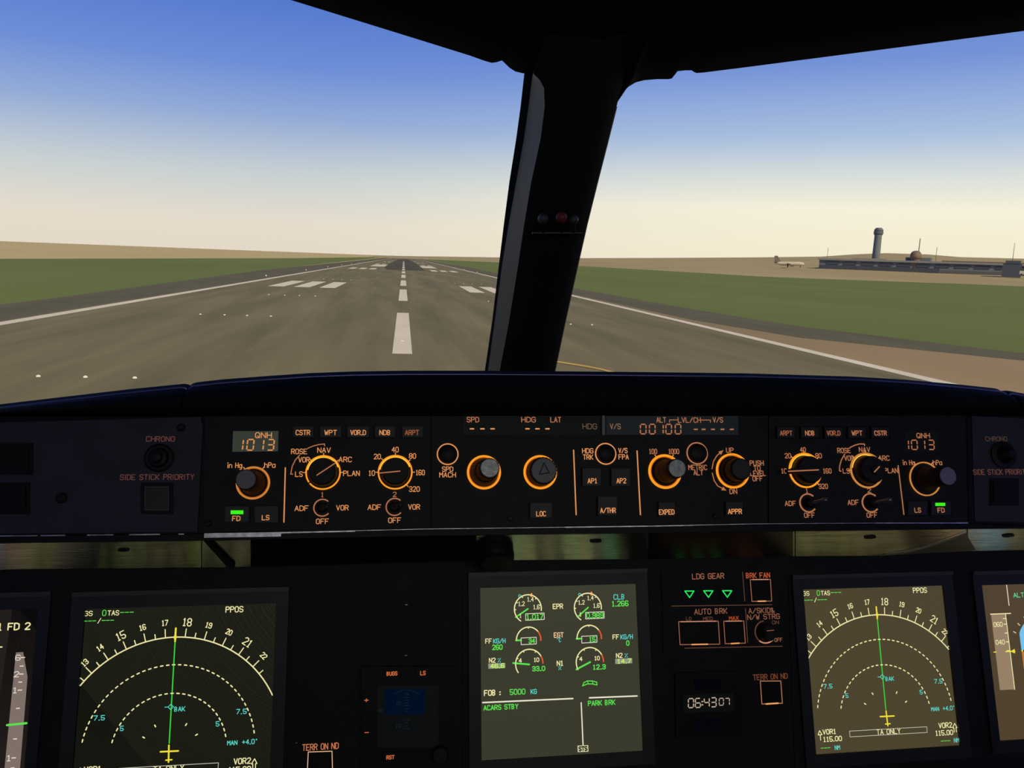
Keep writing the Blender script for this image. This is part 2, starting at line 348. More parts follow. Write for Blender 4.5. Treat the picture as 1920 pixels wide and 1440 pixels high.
M_SHO = gmat('dark_shoulder', (.122, .118, .080), (.160, .153, .106), .3, 4)
M_PAINT = gmat('runway_paint', (.76, .70, .60), (.88, .82, .72), .5, 3)
M_RUB = gmat('tyre_rubber', (.080, .076, .058), (.122, .115, .082), .1, 10)
M_YEL = gmat('yellow_paint', (.62, .42, .12), (.7, .5, .18), .5, 2)

flatpoly('airfield_ground', [(-9000, -3000), (9000, -3000), (9000, 16000), (-9000, 16000)], -.03, M_TAN, kind='structure')
def sweep(name, lats, z, m, parent=None, kind=None):  # lats: list of (dist, lat_left, lat_right)
    vs = []; 
    for d, a, b in lats: vs += [OUT(a, d, z), OUT(b, d, z)]
    return wmesh(name, vs, [(2*i, 2*i+1, 2*i+3, 2*i+2) for i in range(len(lats)-1)], m, parent, kind)
run = sweep('runway', [(-60, -22.8, 23.4), (3600, -22.8, 23.4)], .0, M_ASPH, kind='structure')
sweep('shoulder', [(-60, -28.6, -22.8), (70, -28.6, -22.8), (200, -33, -22.8), (3600, -36, -22.8)], -.005, M_SHO, run)
gl = [gnd(1080, 541), gnd(1300, 580), gnd(1500, 612), gnd(1900, 660), gnd(2500, 718)]
hl = [gnd(1080, 553), gnd(1300, 600), gnd(1500, 633), gnd(1900, 674), gnd(2500, 730)]
far = [(OUT(32, 400), OUT(23.4, 400)), (OUT(36, 3600), OUT(23.4, 3600))]
A_ = list(reversed(gl)) + [f[0] for f in far]; B_ = list(reversed(hl)) + [f[1] for f in far]
vs = [(p.x, p.y, -.005) for q in zip(A_, B_) for p in q]
wmesh('shoulder', vs, [(2*i, 2*i+1, 2*i+3, 2*i+2) for i in range(len(A_)-1)], M_SHO, run)
flatpoly('taxiway_apron', [OUT(23.4, 130)]+[p for p in hl]+[OUT(140, 10), OUT(140, -60), OUT(23.4, -60)], -.01, M_ASPH2, kind='structure')
flatpoly('grass_verge', [OUT(-28.6, -60), OUT(-28.6, 70), OUT(-33, 200), OUT(-36, 600), OUT(-40, 1700), OUT(-62, 1700), OUT(-78, 623), OUT(-102, 222), OUT(-104, -60)], -.02, M_GRASS, kind='structure')
GB = [(830, 487.5), (960, 493), (1100, 499.5), (1250, 508), (1420, 518), (1540, 523), (1670, 527.5), (1800, 532), (1920, 537), (2300, 553), (2800, 575)]
flatpoly('grass_verge', [OUT(36, 1500)]+[gnd(*q) for q in GB]+[gl[4], gl[3], gl[2], gl[1], gl[0], OUT(32, 400)], -.02, M_GRASS, kind='structure')
# rising dry terrain on the right of the runway, the terminal stands on it
cols = [700, 757, 830, 960, 1100, 1250, 1420, 1540, 1600, 1660, 1740, 1800, 1920, 2300, 2800]
r0 = {830: 487.5, 960: 493, 1100: 499.5, 1250: 508, 1420: 518, 1540: 523, 1600: 525, 1660: 527, 1740: 529.5, 1800: 532, 1920: 537, 2300: 553, 2800: 575, 700: 483, 757: 484.5}
r1 = dict(zip(cols, [480.5, 482, 484.5, 488, 491.5, 495.5, 500, 503, 505, 507, 509.5, 511.5, 515, 530, 548]))
r2 = dict(zip(cols, [478.5, 480, 481, 483, 484, 483.5, 482.5, 481, 477, 474.5, 477, 482, 485, 492, 500]))
row0 = []; 
for c in cols:
    p = gnd(c, r0[c]); row0.append(Vector((p.x, p.y, -.015)))
row1 = [at_dist(c, r1[c], max(900, math.hypot(p.x, p.y)+300)) for c, p in zip(cols, row0)]
row2 = [at_dist(c, r2[c], 2600 if math.hypot(p.x, p.y) < 1800 else 3800) for c, p in zip(cols, row0)]
row3 = [Vector((p.x*1.3, p.y*1.3, -5)) for p in row2]
v_, f_ = grid([row0, row1, row2, row3]); wmesh('rising_terrain', v_, f_, M_TAN2, kind='structure', smooth=True)

def stripe(name, l0, l1, d0, d1, z=.012, m=None, skew=0):
    return flatpoly(name, [OUT(l0, d0), OUT(l1, d0), OUT(l1, d1), OUT(l0, d1)], z, m or M_PAINT, run, thick=.01)
for d0, d1 in ((37.3, 64.5), (82.2, 110), (124, 151.5), (169, 197), (214, 243), (260, 289), (306, 335), (352, 381), (398, 427), (444, 473), (490, 519), (536, 565), (582, 611), (628, 657), (674, 703)):
    stripe('centreline_stripe', -.46, .46, d0, d1, .02)
stripe('edge_line', -22.35, -21.5, -60, 3400); stripe('edge_line', 22.5, 23.35, -60, 3400)
for d0, d1, n in ((108, 130.5, 3), (258, 281, 3), (408, 430, 2), (558, 580, 2), (708, 730, 1)):
    for s in (-1, 1):
        for k in range(n): a = 8.9+k*3.25; a0 = s*a; a1 = s*(a+2.0); stripe('touchdown_bar', min(a0, a1), max(a0, a1), d0, d1)
for s in (-1, 1): stripe('aiming_bar', min(s*7.5, s*13.5), max(s*7.5, s*13.5), 330, 390)
flatpoly('rubber_patch', [OUT(-5.5, 262), OUT(6.5, 262), OUT(8, 330), OUT(6.5, 1100), OUT(-6.5, 1100), OUT(-8, 330)], .008, M_RUB, run)
ys = [gnd(1020, 672), gnd(1045, 677.5), gnd(1090, 684.5), gnd(1125, 691), gnd(1180, 705)]; ye = [gnd(1020, 674.5), gnd(1045, 680.5), gnd(1090, 687.5), gnd(1125, 694), gnd(1180, 709)]
flatpoly('yellow_guide_line', ys+ye[::-1], .02, M_YEL, run)

LAMP = glow(238, 224, 190)
lm = MB(); lm.lathe((0, 0), [(.07, 0), (.07, .03), (.04, .06)], 8); lme = lm.mesh('runway_light'); lme.materials.append(LAMP)
lm2 = MB(); lm2.lathe((0, 0), [(.09, 0), (.09, .06), (.08, .22), (.04, .26)], 8); lme2 = lm2.mesh('edge_light'); lme2.materials.append(LAMP)
def lamp(lat, d, me=None, g='touchdown zone lights'):
    o = bpy.data.objects.new('runway_light', me or lme); C.objects.link(o); o.location = OUT(lat, d, .0); return o
for k, d in enumerate((28.7, 57.5, 86, 115, 144)):
    dist = ('the nearest row', 'the second row', 'the third row', 'the fourth row', 'the far row')[k]
    for s in (-1, 1):
        for j, a in enumerate((9.1, 10.7, 12.2, 13.8)):
            o = lamp(s*a, d); tag(o, 'small white flush light in %s %s of the centreline, %s' % (dist, 'left' if s < 0 else 'right', ('innermost', 'second from centre', 'third from centre', 'outermost')[j]), 'light', 'touchdown lights in %s, %s side' % (dist, 'left' if s < 0 else 'right'))
for k, d in enumerate((42.9,)):
    tag(lamp(0, d), 'small white flush light on the centreline, %s ahead' % ('nearest' if k == 0 else ('second', 'third', 'fourth')[k-1]), 'light')
for d in (150, 210, 270, 330, 390, 450, 510, 570):
    for s in (-1, 1): tag(lamp(s*24.5, d, lme2), 'raised runway edge light far ahead on the %s edge' % ('left' if s < 0 else 'right'), 'light', 'far edge lights, %s' % ('left' if s < 0 else 'right'))

# ------------------------------------------------------------------ airport buildings
CON = mat('hazy_concrete', (150, 146, 134), .9, var=.06, scale=.05); CON2 = mat('grey_cladding', (112, 118, 130), .9, var=.06, scale=.05)  # building colours are muted to stand in for distance haze
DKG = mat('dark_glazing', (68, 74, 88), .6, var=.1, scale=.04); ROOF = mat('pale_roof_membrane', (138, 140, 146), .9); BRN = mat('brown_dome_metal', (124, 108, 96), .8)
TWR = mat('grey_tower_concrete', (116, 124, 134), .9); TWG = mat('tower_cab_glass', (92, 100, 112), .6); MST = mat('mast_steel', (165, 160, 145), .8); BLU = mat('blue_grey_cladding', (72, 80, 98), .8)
WHT = mat('aircraft_white', (196, 192, 180), .6); TAIL = mat('aircraft_tail_grey', (120, 112, 104), .7)
def empty(name, loc, label, cat, group=None):
    o = bpy.data.objects.new(name, None); C.objects.link(o); o.location = loc; return tag(o, label, cat, group)
def block(name, a, b, dep, z0, z1, m, par):    # a wall line a-b, dep metres deep away from the eye
    d = (b-a); d.z = 0; n = Vector((-d.y, d.x, 0)).normalized(); n = n if n.dot(a-EYE) > 0 else -n
    q = [a, b, b+n*dep, a+n*dep]; o = par.location
    vs = [(p.x-o.x, p.y-o.y, z0-o.z) for p in q]+[(p.x-o.x, p.y-o.y, z1-o.z) for p in q]
    return wmesh(name, vs, [(3, 2, 1, 0), (4, 5, 6, 7), (0, 1, 5, 4), (1, 2, 6, 5), (2, 3, 7, 6), (3, 0, 4, 7)], m, par)
D0 = 880
PA, PB = at_dist(1535, 503, D0), at_dist(2450, 538, D0)
def onf(t, off=0):
    d = PB-PA; n = Vector((-d.y, d.x, 0)).normalized(); n = n if n.dot(PA-EYE) > 0 else -n
    return PA+d*t+n*off
zb = PA.z-1.0
ter = empty('terminal_building', PA, 'long low grey airport terminal with dark glazed base beside the control tower', 'building')
px1 = D0/FPX*1.1
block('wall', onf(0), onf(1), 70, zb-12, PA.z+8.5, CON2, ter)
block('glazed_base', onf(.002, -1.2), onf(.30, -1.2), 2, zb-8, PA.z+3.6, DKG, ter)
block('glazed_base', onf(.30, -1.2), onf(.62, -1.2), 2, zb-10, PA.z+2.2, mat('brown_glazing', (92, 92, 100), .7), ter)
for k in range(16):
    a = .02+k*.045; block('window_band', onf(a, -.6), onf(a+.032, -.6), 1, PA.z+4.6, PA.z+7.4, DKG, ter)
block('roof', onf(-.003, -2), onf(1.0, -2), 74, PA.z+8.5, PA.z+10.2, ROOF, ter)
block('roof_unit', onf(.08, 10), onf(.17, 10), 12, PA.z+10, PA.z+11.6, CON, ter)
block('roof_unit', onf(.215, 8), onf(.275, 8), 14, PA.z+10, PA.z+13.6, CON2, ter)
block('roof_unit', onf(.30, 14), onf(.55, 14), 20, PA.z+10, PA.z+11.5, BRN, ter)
def lathe_at(name, p, prof, m, par, seg=20):
    mb = MB(); mb.lathe((0, 0), prof, seg); mb.sm = True; o = link(name, mb.mesh(name), m, par); o.location = p-par.location; return o
tp = at_dist(1640, 505, 960); k_ = 960/FPX*1.12
tw = empty('control_tower', tp, 'tall grey airport control tower rising behind the terminal', 'tower')
H_ = at_dist(1643, 427, 960).z-tp.z
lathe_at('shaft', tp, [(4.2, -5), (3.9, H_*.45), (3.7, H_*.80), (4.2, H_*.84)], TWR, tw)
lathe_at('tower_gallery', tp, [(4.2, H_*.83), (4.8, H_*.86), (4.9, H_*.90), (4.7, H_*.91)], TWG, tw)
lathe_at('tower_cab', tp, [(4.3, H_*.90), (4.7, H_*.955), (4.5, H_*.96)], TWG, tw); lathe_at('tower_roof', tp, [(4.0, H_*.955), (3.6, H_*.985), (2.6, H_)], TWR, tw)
dpn = at_dist(1714, 508, 870); dm = empty('radar_dome_building', dpn, 'brown domed radar building with a thin mast in front of the terminal', 'building')
hd = at_dist(1714, 470, 870).z-dpn.z
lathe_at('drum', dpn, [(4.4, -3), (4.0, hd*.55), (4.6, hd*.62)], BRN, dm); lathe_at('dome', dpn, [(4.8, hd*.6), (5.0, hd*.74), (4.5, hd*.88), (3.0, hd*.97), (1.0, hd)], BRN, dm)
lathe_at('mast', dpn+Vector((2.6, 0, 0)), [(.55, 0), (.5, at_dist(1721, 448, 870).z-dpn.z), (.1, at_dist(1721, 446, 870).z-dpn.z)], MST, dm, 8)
for x, yb, yt, lb in ((1550, 488, 464, 'thin pale mast at the left end of the terminal'), (1754, 484, 463, 'thin pale mast just right of the domed building'), (1898, 486, 456, 'thin pale mast at the right end of the terminal')):
    p = at_dist(x, yb+6, 960); o = empty('radio_mast', p, lb, 'mast'); hh = at_dist(x, yt, 960).z-p.z
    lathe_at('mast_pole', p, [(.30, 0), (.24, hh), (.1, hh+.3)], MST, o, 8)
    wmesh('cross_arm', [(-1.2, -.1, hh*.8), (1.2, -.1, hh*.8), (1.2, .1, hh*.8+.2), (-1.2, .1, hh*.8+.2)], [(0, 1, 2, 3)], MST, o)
hp = at_dist(1878, 514, 800); hq = at_dist(1914, 516, 800); hg = empty('service_shed', hp, 'dark blue-grey service shed at the right end of the terminal', 'building')
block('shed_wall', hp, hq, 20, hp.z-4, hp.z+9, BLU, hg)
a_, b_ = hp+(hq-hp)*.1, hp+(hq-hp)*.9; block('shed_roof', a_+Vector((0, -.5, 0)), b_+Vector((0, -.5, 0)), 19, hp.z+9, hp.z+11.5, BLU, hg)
vp = at_dist(1911, 515, 780); vq = at_dist(1934, 516, 780); vn = empty('white_van', vp, 'small white van parked by the blue-grey shed', 'van')
block('van_body', vp, vq, 3, vp.z+.5, vp.z+3.2, WHT, vn)
for t in (.2, .8): 
    p = vp.lerp(vq, t); wmesh('wheel', [(p.x-vp.x+.5*math.cos(a*.628), p.y-vp.y-.1+dy, .5+.5*math.sin(a*.628)) for dy in (0, .4) for a in range(10)], [tuple(range(10)), tuple(range(19, 9, -1))]+[(i, (i+1) % 10, 10+(i+1) % 10, 10+i) for i in range(10)], BLACK, vn)
# parked airliner, nose to the right
ap0 = at_dist(1450, 501, 860); ap1 = at_dist(1508, 501.5, 860); apl = empty('parked_airliner', ap0, 'pale grey airliner parked left of the terminal, tail to the left', 'aircraft')
ax = (ap1-ap0); LN = ax.length; ax.normalize(); lat_ = Vector((-ax.y, ax.x, 0)).normalized(); up = Vector((0, 0, 1))
def APV(s, l, z): return ax*s+lat_*l+up*z
vs = []; fs = []; sg = 14; prof = [(0, .3, 4.6), (LN*.08, 1.0, 4.3), (LN*.22, 1.9, 3.8), (LN*.85, 2.0, 3.7), (LN*.95, 1.5, 3.5), (LN, .3, 3.2)]
for s, r, z in prof:
    for i in range(sg): t = 2*math.pi*i/sg; vs.append(APV(s, r*math.cos(t), z+r*math.sin(t)))
for j in range(len(prof)-1):
    for i in range(sg): fs.append((j*sg+i, j*sg+(i+1) % sg, (j+1)*sg+(i+1) % sg, (j+1)*sg+i))
wmesh('fuselage', vs, fs, WHT, apl, smooth=True)
def plate(name, pts, th, m):
    n = len(pts); vs = [p+th/2 for p in pts]+[p-th/2 for p in pts]
    wmesh(name, vs, [tuple(range(n)), tuple(range(2*n-1, n-1, -1))]+[(i, (i+1) % n, n+(i+1) % n, n+i) for i in range(n)], m, apl)
plate('tail_fin', [APV(.5, 0, 5), APV(7, 0, 5.2), APV(3.2, 0, 11.5), APV(.2, 0, 11.5)], lat_*.5, TAIL)
for s in (-1, 1):
    plate('wing', [APV(LN*.42, s*1.5, 3), APV(LN*.62, s*1.5, 3), APV(LN*.47, s*15, 4.4), APV(LN*.42, s*15, 4.4)], up*.5, WHT)
    plate('tailplane', [APV(1, s*.5, 5), APV(4.5, s*.8, 5), APV(2, s*6, 5.6), APV(.5, s*6, 5.6)], up*.3, TAIL)
    mbv = []; 
    for q in (0, 4):
        for i in range(12): t = i*math.pi/6; mbv.append(APV(LN*.53+q, s*5.5+1.0*math.cos(t), 1.9+1.0*math.sin(t)))
    wmesh('engine', mbv, [tuple(range(12)), tuple(range(23, 11, -1))]+[(i, (i+1) % 12, 12+(i+1) % 12, 12+i) for i in range(12)], TAIL, apl)
    plate('landing_gear', [APV(LN*.45, s*3-.2, 0), APV(LN*.45+1, s*3-.2, 0), APV(LN*.45+1, s*3+.2, 3), APV(LN*.45, s*3+.2, 3)], lat_*.6, BLACK)
plate('landing_gear', [APV(LN*.86, 0, 0), APV(LN*.86+.7, 0, 0), APV(LN*.86+.7, 0, 3), APV(LN*.86, 0, 3)], lat_*.4, BLACK)

# ------------------------------------------------------------------ windshield, post, roof
WA = EYE+Vector((.19, 1.11, -.155)); WD = Vector((0, -.26, .345)).normalized()
def wplane(sw, s):   # windshield plane swept back towards side s
    a = math.radians(sw); e = Vector((s*math.cos(a), -math.sin(a), 0)); n = WD.cross(e); n = n if n.y < 0 else -n
    return n.normalized()
NL, NR, NCW = wplane(22, -1), wplane(22, 1), wplane(0, 1)
glassm = bpy.data.materials.new('windshield_glass'); glassm.use_nodes = True; t_ = glassm.node_tree; t_.nodes.clear()
g1 = t_.nodes.new('ShaderNodeBsdfTransparent'); g2 = t_.nodes.new('ShaderNodeBsdfGlossy'); g2.inputs['Roughness'].default_value = .02; ms = t_.nodes.new('ShaderNodeMixShader'); go = t_.nodes.new('ShaderNodeOutputMaterial')
ms.inputs[0].default_value = .015; t_.links.new(g1.outputs[0], ms.inputs[1]); t_.links.new(g2.outputs[0], ms.inputs[2]); t_.links.new(ms.outputs[0], go.inputs[0])
for nm, nn, q in (('window_1', NL, [(-1150, 850), (-1150, -420), (1010, 100), (925, 760)]), ('window_2', NR, [(1020, 790), (1140, 110), (2350, -120), (2350, 900)])):
    vs = [on_plane(x, y, WA-nn*.035, nn) for x, y in q]; vs2 = [v-nn*.012 for v in vs]
    o = wmesh(nm, vs+vs2, [(0, 1, 2, 3), (7, 6, 5, 4), (0, 4, 5, 1), (1, 5, 6, 2), (2, 6, 7, 3), (3, 7, 4, 0)], glassm, kind='structure')
# roof and window header
edge = [(-1300, -470), (-700, -345), (-300, -238), (0, -168), (300, -76), (545, 0), (700, 48), (800, 79), (880, 104), (908, 114), (922, 118), (932, 116.5), (941, 113.5), (946, 118), (955, 127), (966, 134), (978, 137), (990, 139), (1020, 142), (1080, 150), (1120, 170),
        (1152, 200), (1160, 187), (1168, 174), (1178, 163), (1192, 154.5), (1208, 150.5), (1232, 148.5), (1254, 148.5), (1260, 147), (1264, 142), (1266, 136), (1271, 133.5), (1285, 132), (1297, 132), (1301, 135), (1306, 137), (1320, 136), (1400, 126), (1500, 113), (1700, 87), (1920, 58), (2100, 34), (2400, -8), (2700, -45)]
rows = [[], [], [], [], [], []]
for x, y in edge:
    n = NL if x < 1000 else NR if x > 1150 else NCW
    p = on_plane(x, y, WA, n); b = p-n*.05+Vector((0, 0, .05))
    rows[0].append(b+Vector((0, .05, .25))); rows[1].append(b); rows[2].append(p)
    rows[3].append(p+Vector((0, -.05, .012))); rows[4].append(p+Vector((0, -.22, .12))); rows[5].append(Vector((p.x, -1.25, EYE.z+.52)))
v_, f_ = grid(rows); wmesh('ceiling', v_, f_, TRIM, kind='structure', smooth=True)
# centre post: dark cover, grey reveal, black seal
yst = [60, 100, 138, 150, 165, 200, 260, 340, 420, 500, 600, 695, 760, 830]
def lerp_tab(tab, y):
    for (y0, x0), (y1, x1) in zip(tab, tab[1:]):
        if y0 <= y <= y1: return x0+(x1-x0)*(y-y0)/(y1-y0)
    return tab[-1][1]
tR = [(60, 1180), (138, 1172), (200, 1156), (240, 1146), (400, 1105), (470, 1089), (600, 1060), (695, 1040), (830, 1012)]
tB = [(60, 1024), (138, 1000), (150, 1012), (165, 1020), (180, 1023), (240, 1018), (360, 992), (500, 971), (600, 955), (695, 937), (830, 914)]
tC = [(60, 1005), (138, 999), (165, 995), (240, 986), (340, 968), (470, 945), (600, 928), (695, 915), (830, 893)]
tD = [(60, 994), (138, 983), (200, 976), (240, 971), (360, 952), (500, 935), (600, 923), (695, 909), (830, 890)]
cover = [[], [], [], [], [], []]; rev = [[], []]; seal = [[], [], []]
for y in yst:
    xr, xb, xc, xd = (lerp_tab(t, y) for t in (tR, tB, tC, tD))
    a = on_plane(xr, y, WA+NCW*.05, NCW); b = on_plane(xb, y, WA+NCW*.05, NCW); c = on_plane(xc, y, WA-NCW*.01, NCW); d = on_plane(xd, y, WA-NCW*.02, NCW); mdl = (a+b)/2+NCW*.012
    a2 = on_plane(xr-1, y, WA-NCW*.03, NCW)
    cover[0].append(a2); cover[1].append(a); cover[2].append(a.lerp(mdl, .7)+NCW*.006); cover[3].append(mdl); cover[4].append(b.lerp(mdl, .5)+NCW*.006); cover[5].append(b)
    rev[0].append(b); rev[1].append(c); seal[0].append(c); seal[1].append(d); seal[2].append(d-NCW*.012+Vector((.008, 0, 0)))
post = bpy.data.objects.new('center_post', None); C.objects.link(post); post['kind'] = 'structure'
v_, f_ = grid(cover); wmesh('post_cover', v_, f_, mat('post_cover_trim', (.0085, .0100, .0100), .8, spec=.2, var=.2, scale=40, linear=True), post, smooth=True)
SEALM = mat('matt_rubber_seal', (.010, .011, .016), .9, spec=.05, linear=True)
v_, f_ = grid(rev); wmesh('frame_reveal', v_, f_, REVEAL, post, smooth=True); v_, f_ = grid(seal); wmesh('window_seal', v_, f_, SEALM, post)
sl = []; sl2 = []
for y in yst[5:]:
    xr = lerp_tab(tR, y); sl.append(on_plane(xr-1.5, y, WA-NCW*.03, NCW)); sl2.append(on_plane(xr+1.6, y, WA-NCW*.035, NCW))
v_, f_ = grid([sl, sl2]); wmesh('window_seal', v_, f_, REVEAL, post)
back = [[], []]
for y in yst: back[0].append(on_plane(lerp_tab(tR, y)-2, y, WA-NCW*.031, NCW)); back[1].append(on_plane(lerp_tab(tD, y)+2, y, WA-NCW*.045, NCW))
v_, f_ = grid(back); wmesh('post_back', v_, f_, BLACK, post)
# three sighting balls on the post
ey = on_plane(1048, 420, WA+NCW*.07, NCW); eye_o = empty('sighting_balls', ey, 'small bracket with one red and two grey eye sighting balls on the centre post', 'sight')
def ball(x, y, r, m, lb=None):
    bm = bmesh.new(); bmesh.ops.create_icosphere(bm, subdivisions=3, radius=r); me = bpy.data.meshes.new('sighting_ball'); bm.to_mesh(me); bm.free()
    me.polygons.foreach_set('use_smooth', [True]*len(me.polygons)); o = link('sighting_ball', me, m, eye_o); o.location = on_plane(x, y, WA+NCW*.085, NCW)-ey
    if lb: o['label'] = lb
ball(1018, 410, .0055, mat('grey_ball', (.05, .05, .052), .5, linear=True)); ball(1053, 408, .0062, mat('red_ball', (.20, .014, .014), .5, linear=True), 'red ball'); ball(1076, 412, .0050, mat('grey_ball', (.2, .2, .2), .5, linear=True))
def bar3(name, a, b, r, m, par):
    d = (b-a).normalized(); s1 = d.cross(Vector((0, 1, .3))).normalized(); s2 = d.cross(s1); vs = [q+(s1*math.cos(t*.785)+s2*math.sin(t*.785))*r for q in (a, b) for t in range(8)]
    return wmesh(name, vs, [tuple(range(8)), tuple(range(15, 7, -1))]+[(i, (i+1) % 8, 8+(i+1) % 8, 8+i) for i in range(8)], m, par)
bar3('bracket', on_plane(998, 437, WA+NCW*.075, NCW)-ey, on_plane(1092, 437, WA+NCW*.075, NCW)-ey, .0016, KEYCAP, eye_o)
for x in (1018, 1053, 1076): bar3('stalk', on_plane(x, 437, WA+NCW*.075, NCW)-ey, on_plane(x, 412, WA+NCW*.083, NCW)-ey, .0012, BLACK, eye_o)

# cabin shell
def wall(name, pts, m=TRIM): return wmesh(name, [EYE+Vector(p) for p in pts], [tuple(range(len(pts)))], m, kind='structure')
wall('wall_left', [(-1.25, 1.4, -1.3), (-1.25, -1.3, -1.3), (-1.25, -1.3, .62), (-1.25, .5, .62), (-1.25, .6, .2), (-1.25, .75, -.2), (-1.25, 1.4, -.4)])
wall('ceiling', [(-1.25, -1.3, .62), (1.62, -1.3, .62), (1.62, .72, .62), (-1.25, .72, .62)])  # second roof plate out of view, added to keep sun off the panels
wall('wall_right', [(1.62, 1.4, -1.3), (1.62, 1.4, -.4), (1.62, .85, -.25), (1.62, .6, .2), (1.62, .5, .62), (1.62, -1.3, .62), (1.62, -1.3, -1.3)])
wall('wall_back', [(-1.25, -1.3, -1.3), (1.62, -1.3, -1.3), (1.62, -1.3, .62), (-1.25, -1.3, .62)])
wall('floor', [(-1.25, 1.4, -1.3), (1.62, 1.4, -1.3), (1.62, -1.3, -1.3), (-1.25, -1.3, -1.3)])
wall('wall_front', [(-1.25, 1.36, -1.3), (1.62, 1.36, -1.3), (1.62, 1.36, -.28), (-1.25, 1.36, -.28)])

# ------------------------------------------------------------------ glareshield
def lerp_list(tab, x):
    if x <= tab[0][0]: return tab[0][1]+(tab[1][1]-tab[0][1])*(x-tab[0][0])/(tab[1][0]-tab[0][0])
    for (x0, y0), (x1, y1) in zip(tab, tab[1:]):
        if x0 <= x <= x1: return y0+(y1-y0)*(x-x0)/(x1-x0)
    (x0, y0), (x1, y1) = tab[-2:]; return y1+(y1-y0)*(x-x1)/(x1-x0)
TOP = [(-400, 815), (0, 758), (120, 744), (240, 730), (340, 720), (366, 717), (420, 711), (500, 705), (580, 699.5), (660, 696.5), (760, 695), (900, 695), (1040, 696), (1200, 697.5), (1400, 700), (1500, 703), (1600, 706), (1700, 712), (1800, 721), (1870, 728.5), (1920, 738), (2300, 800)]
gs = Thing(FC, 'glareshield', 'black padded glareshield hood running the full width under the windshield', 'glareshield', 1100, 905)
def gw(p): # world -> glareshield local
    d = p-gs.f.world(*gs.c); return (d.dot(FC.u), d.dot(FC.v), d.dot(FC.n))
def hood(x0, x1, step=12):
    xs = [x0, x0+2, x0+5, x0+9, x0+14]; x = x0+22
    while x < x1-20: xs.append(x); x += step
    xs += [x1-14, x1-9, x1-5, x1-2, x1]
    rows = [[] for _ in range(9)]; hl_pts = []
    for x in xs:
        e = min(x-x0, x1-x); dy = 0 if e > 14 else 5*(1-math.sqrt(max(0, 1-(1-e/14)**2)))
        ty = lerp_list(TOP, x)+dy; r = ray(x, ty); cr = EYE+r*(.715/r.y)
        f0 = FC.world(*FC.uv(x, 772, .0), .0)
        f0 = Vector((cr.x, f0.y, f0.z)); zt = cr.z; zb_ = f0.z
        pts = [Vector((cr.x, f0.y+.006, zb_-.006)), Vector((cr.x, f0.y-.006, zb_-.002)), Vector((cr.x, f0.y-.013, zb_+(zt-zb_)*.25)), Vector((cr.x, f0.y-.014, zb_+(zt-zb_)*.55)), Vector((cr.x, (f0.y+.715)/2-.012, zb_+(zt-zb_)*.82)),
               Vector((cr.x, .707, zt-.0022)), cr, Vector((cr.x, .75, zt-.008)), Vector((cr.x, 1.30, zt-.20))]
        for k, p in enumerate(pts): rows[k].append(gw(p))
        hl_pts.append(Vector(pts[5])+Vector((0, -.0008, 0)))
    v_, f_ = grid(rows); wmesh('padded_hood', v_, f_, HOOD, gs.o, smooth=True)
    vs = []; fs = []
    for p in hl_pts:
        for k in range(6): a = k*math.pi/3; vs.append(gw(p+Vector((0, math.cos(a), math.sin(a)))*.0009))
    for j in range(len(hl_pts)-1):
        for k in range(6): fs.append((j*6+k, j*6+(k+1) % 6, (j+1)*6+(k+1) % 6, (j+1)*6+k))
    wmesh('crest_highlight_tube', vs, fs, mat('violet_highlight_tint', (.26, .21, .46), .28, metal=.8, linear=True), gs.o, smooth=True)  # added glossy tube, tinted violet to give the hood crest its highlight
hood(-420, 355); hood(357.5, 1876.5); hood(1879.5, 2350)
# core behind the control panels
LIP = [(-300, 1008), (0, 1004), (383, 1000), (665, 994.5), (790, 991.5), (1230, 985.7), (1420, 981.5), (1815, 980), (1920, 985), (2300, 1000)]
LIPB = [(-300, 1024), (0, 1018), (370, 1013.5), (870, 1003), (1230, 999), (1420, 996), (1640, 994), (1815, 991.5), (1920, 990), (2300, 988)]
xs = [-300, 0, 200, 383, 665, 790, 1000, 1230, 1420, 1600, 1815, 1920, 2300]
core = [(x, 771) for x in xs]; low = [(x, lerp_list(LIP, x)) for x in reversed(xs)]
mb = MB(); t_ = [gs.p(*q, -.003) for q in core]; b_ = [gs.p(*q, -.003) for q in reversed(low)]
for i in range(len(t_)-1): mb.slab([b_[i], b_[i+1], t_[i+1], t_[i]], -.06, -.003)
gs.put('glareshield_core', mb, BLACK)
mb = MB()
for a, b in zip(xs, xs[1:]): mb.slab([gs.p(a, lerp_list(LIPB, a), .004), gs.p(b, lerp_list(LIPB, b), .004), gs.p(b, lerp_list(LIP, b)+1.5, .004), gs.p(a, lerp_list(LIP, a)+1.5, .004)], -.05, .004)
gs.put('lower_edge', mb, BLACK)
def edge_strip(name, pts, th, m):
    mb = MB(); q = [gs.p(x, y, .006) for x, y in pts]; k = gs.px(*pts[0])
    for a, b in zip(q, q[1:]): mb.slab([(a[0], a[1]-th*k), (b[0], b[1]-th*k), b, a], .0, .006)
    return gs.put(name, mb, m)
edge_strip('metal_edge', [(383, 1000), (460, 998.8), (527, 997.6)], 8.5, METAL)
edge_strip('metal_edge', [(527, 997.6), (600, 996), (666, 994.6)], 2.5, METAL)
edge_strip('metal_edge', [(666, 994.6), (790, 991.5), (900, 990.2), (1060, 988)], .9, METAL)
edge_strip('metal_edge', [(1060, 987.6), (1230, 985.4), (1300, 984)], 1.8, METAL)
edge_strip('metal_edge', [(1300, 984), (1420, 981.5), (1640, 980)], 1.2, METAL); edge_strip('metal_edge', [(1640, 979.6), (1815, 979.4)], 1.9, METAL)
for a, b in ((0, 70), (76, 122), (163, 212), (242, 300), (335, 345)): edge_strip('chipped_edge', [(a, lerp_list(LIP, a)), (b, lerp_list(LIP, b))], 2.2, METAL)
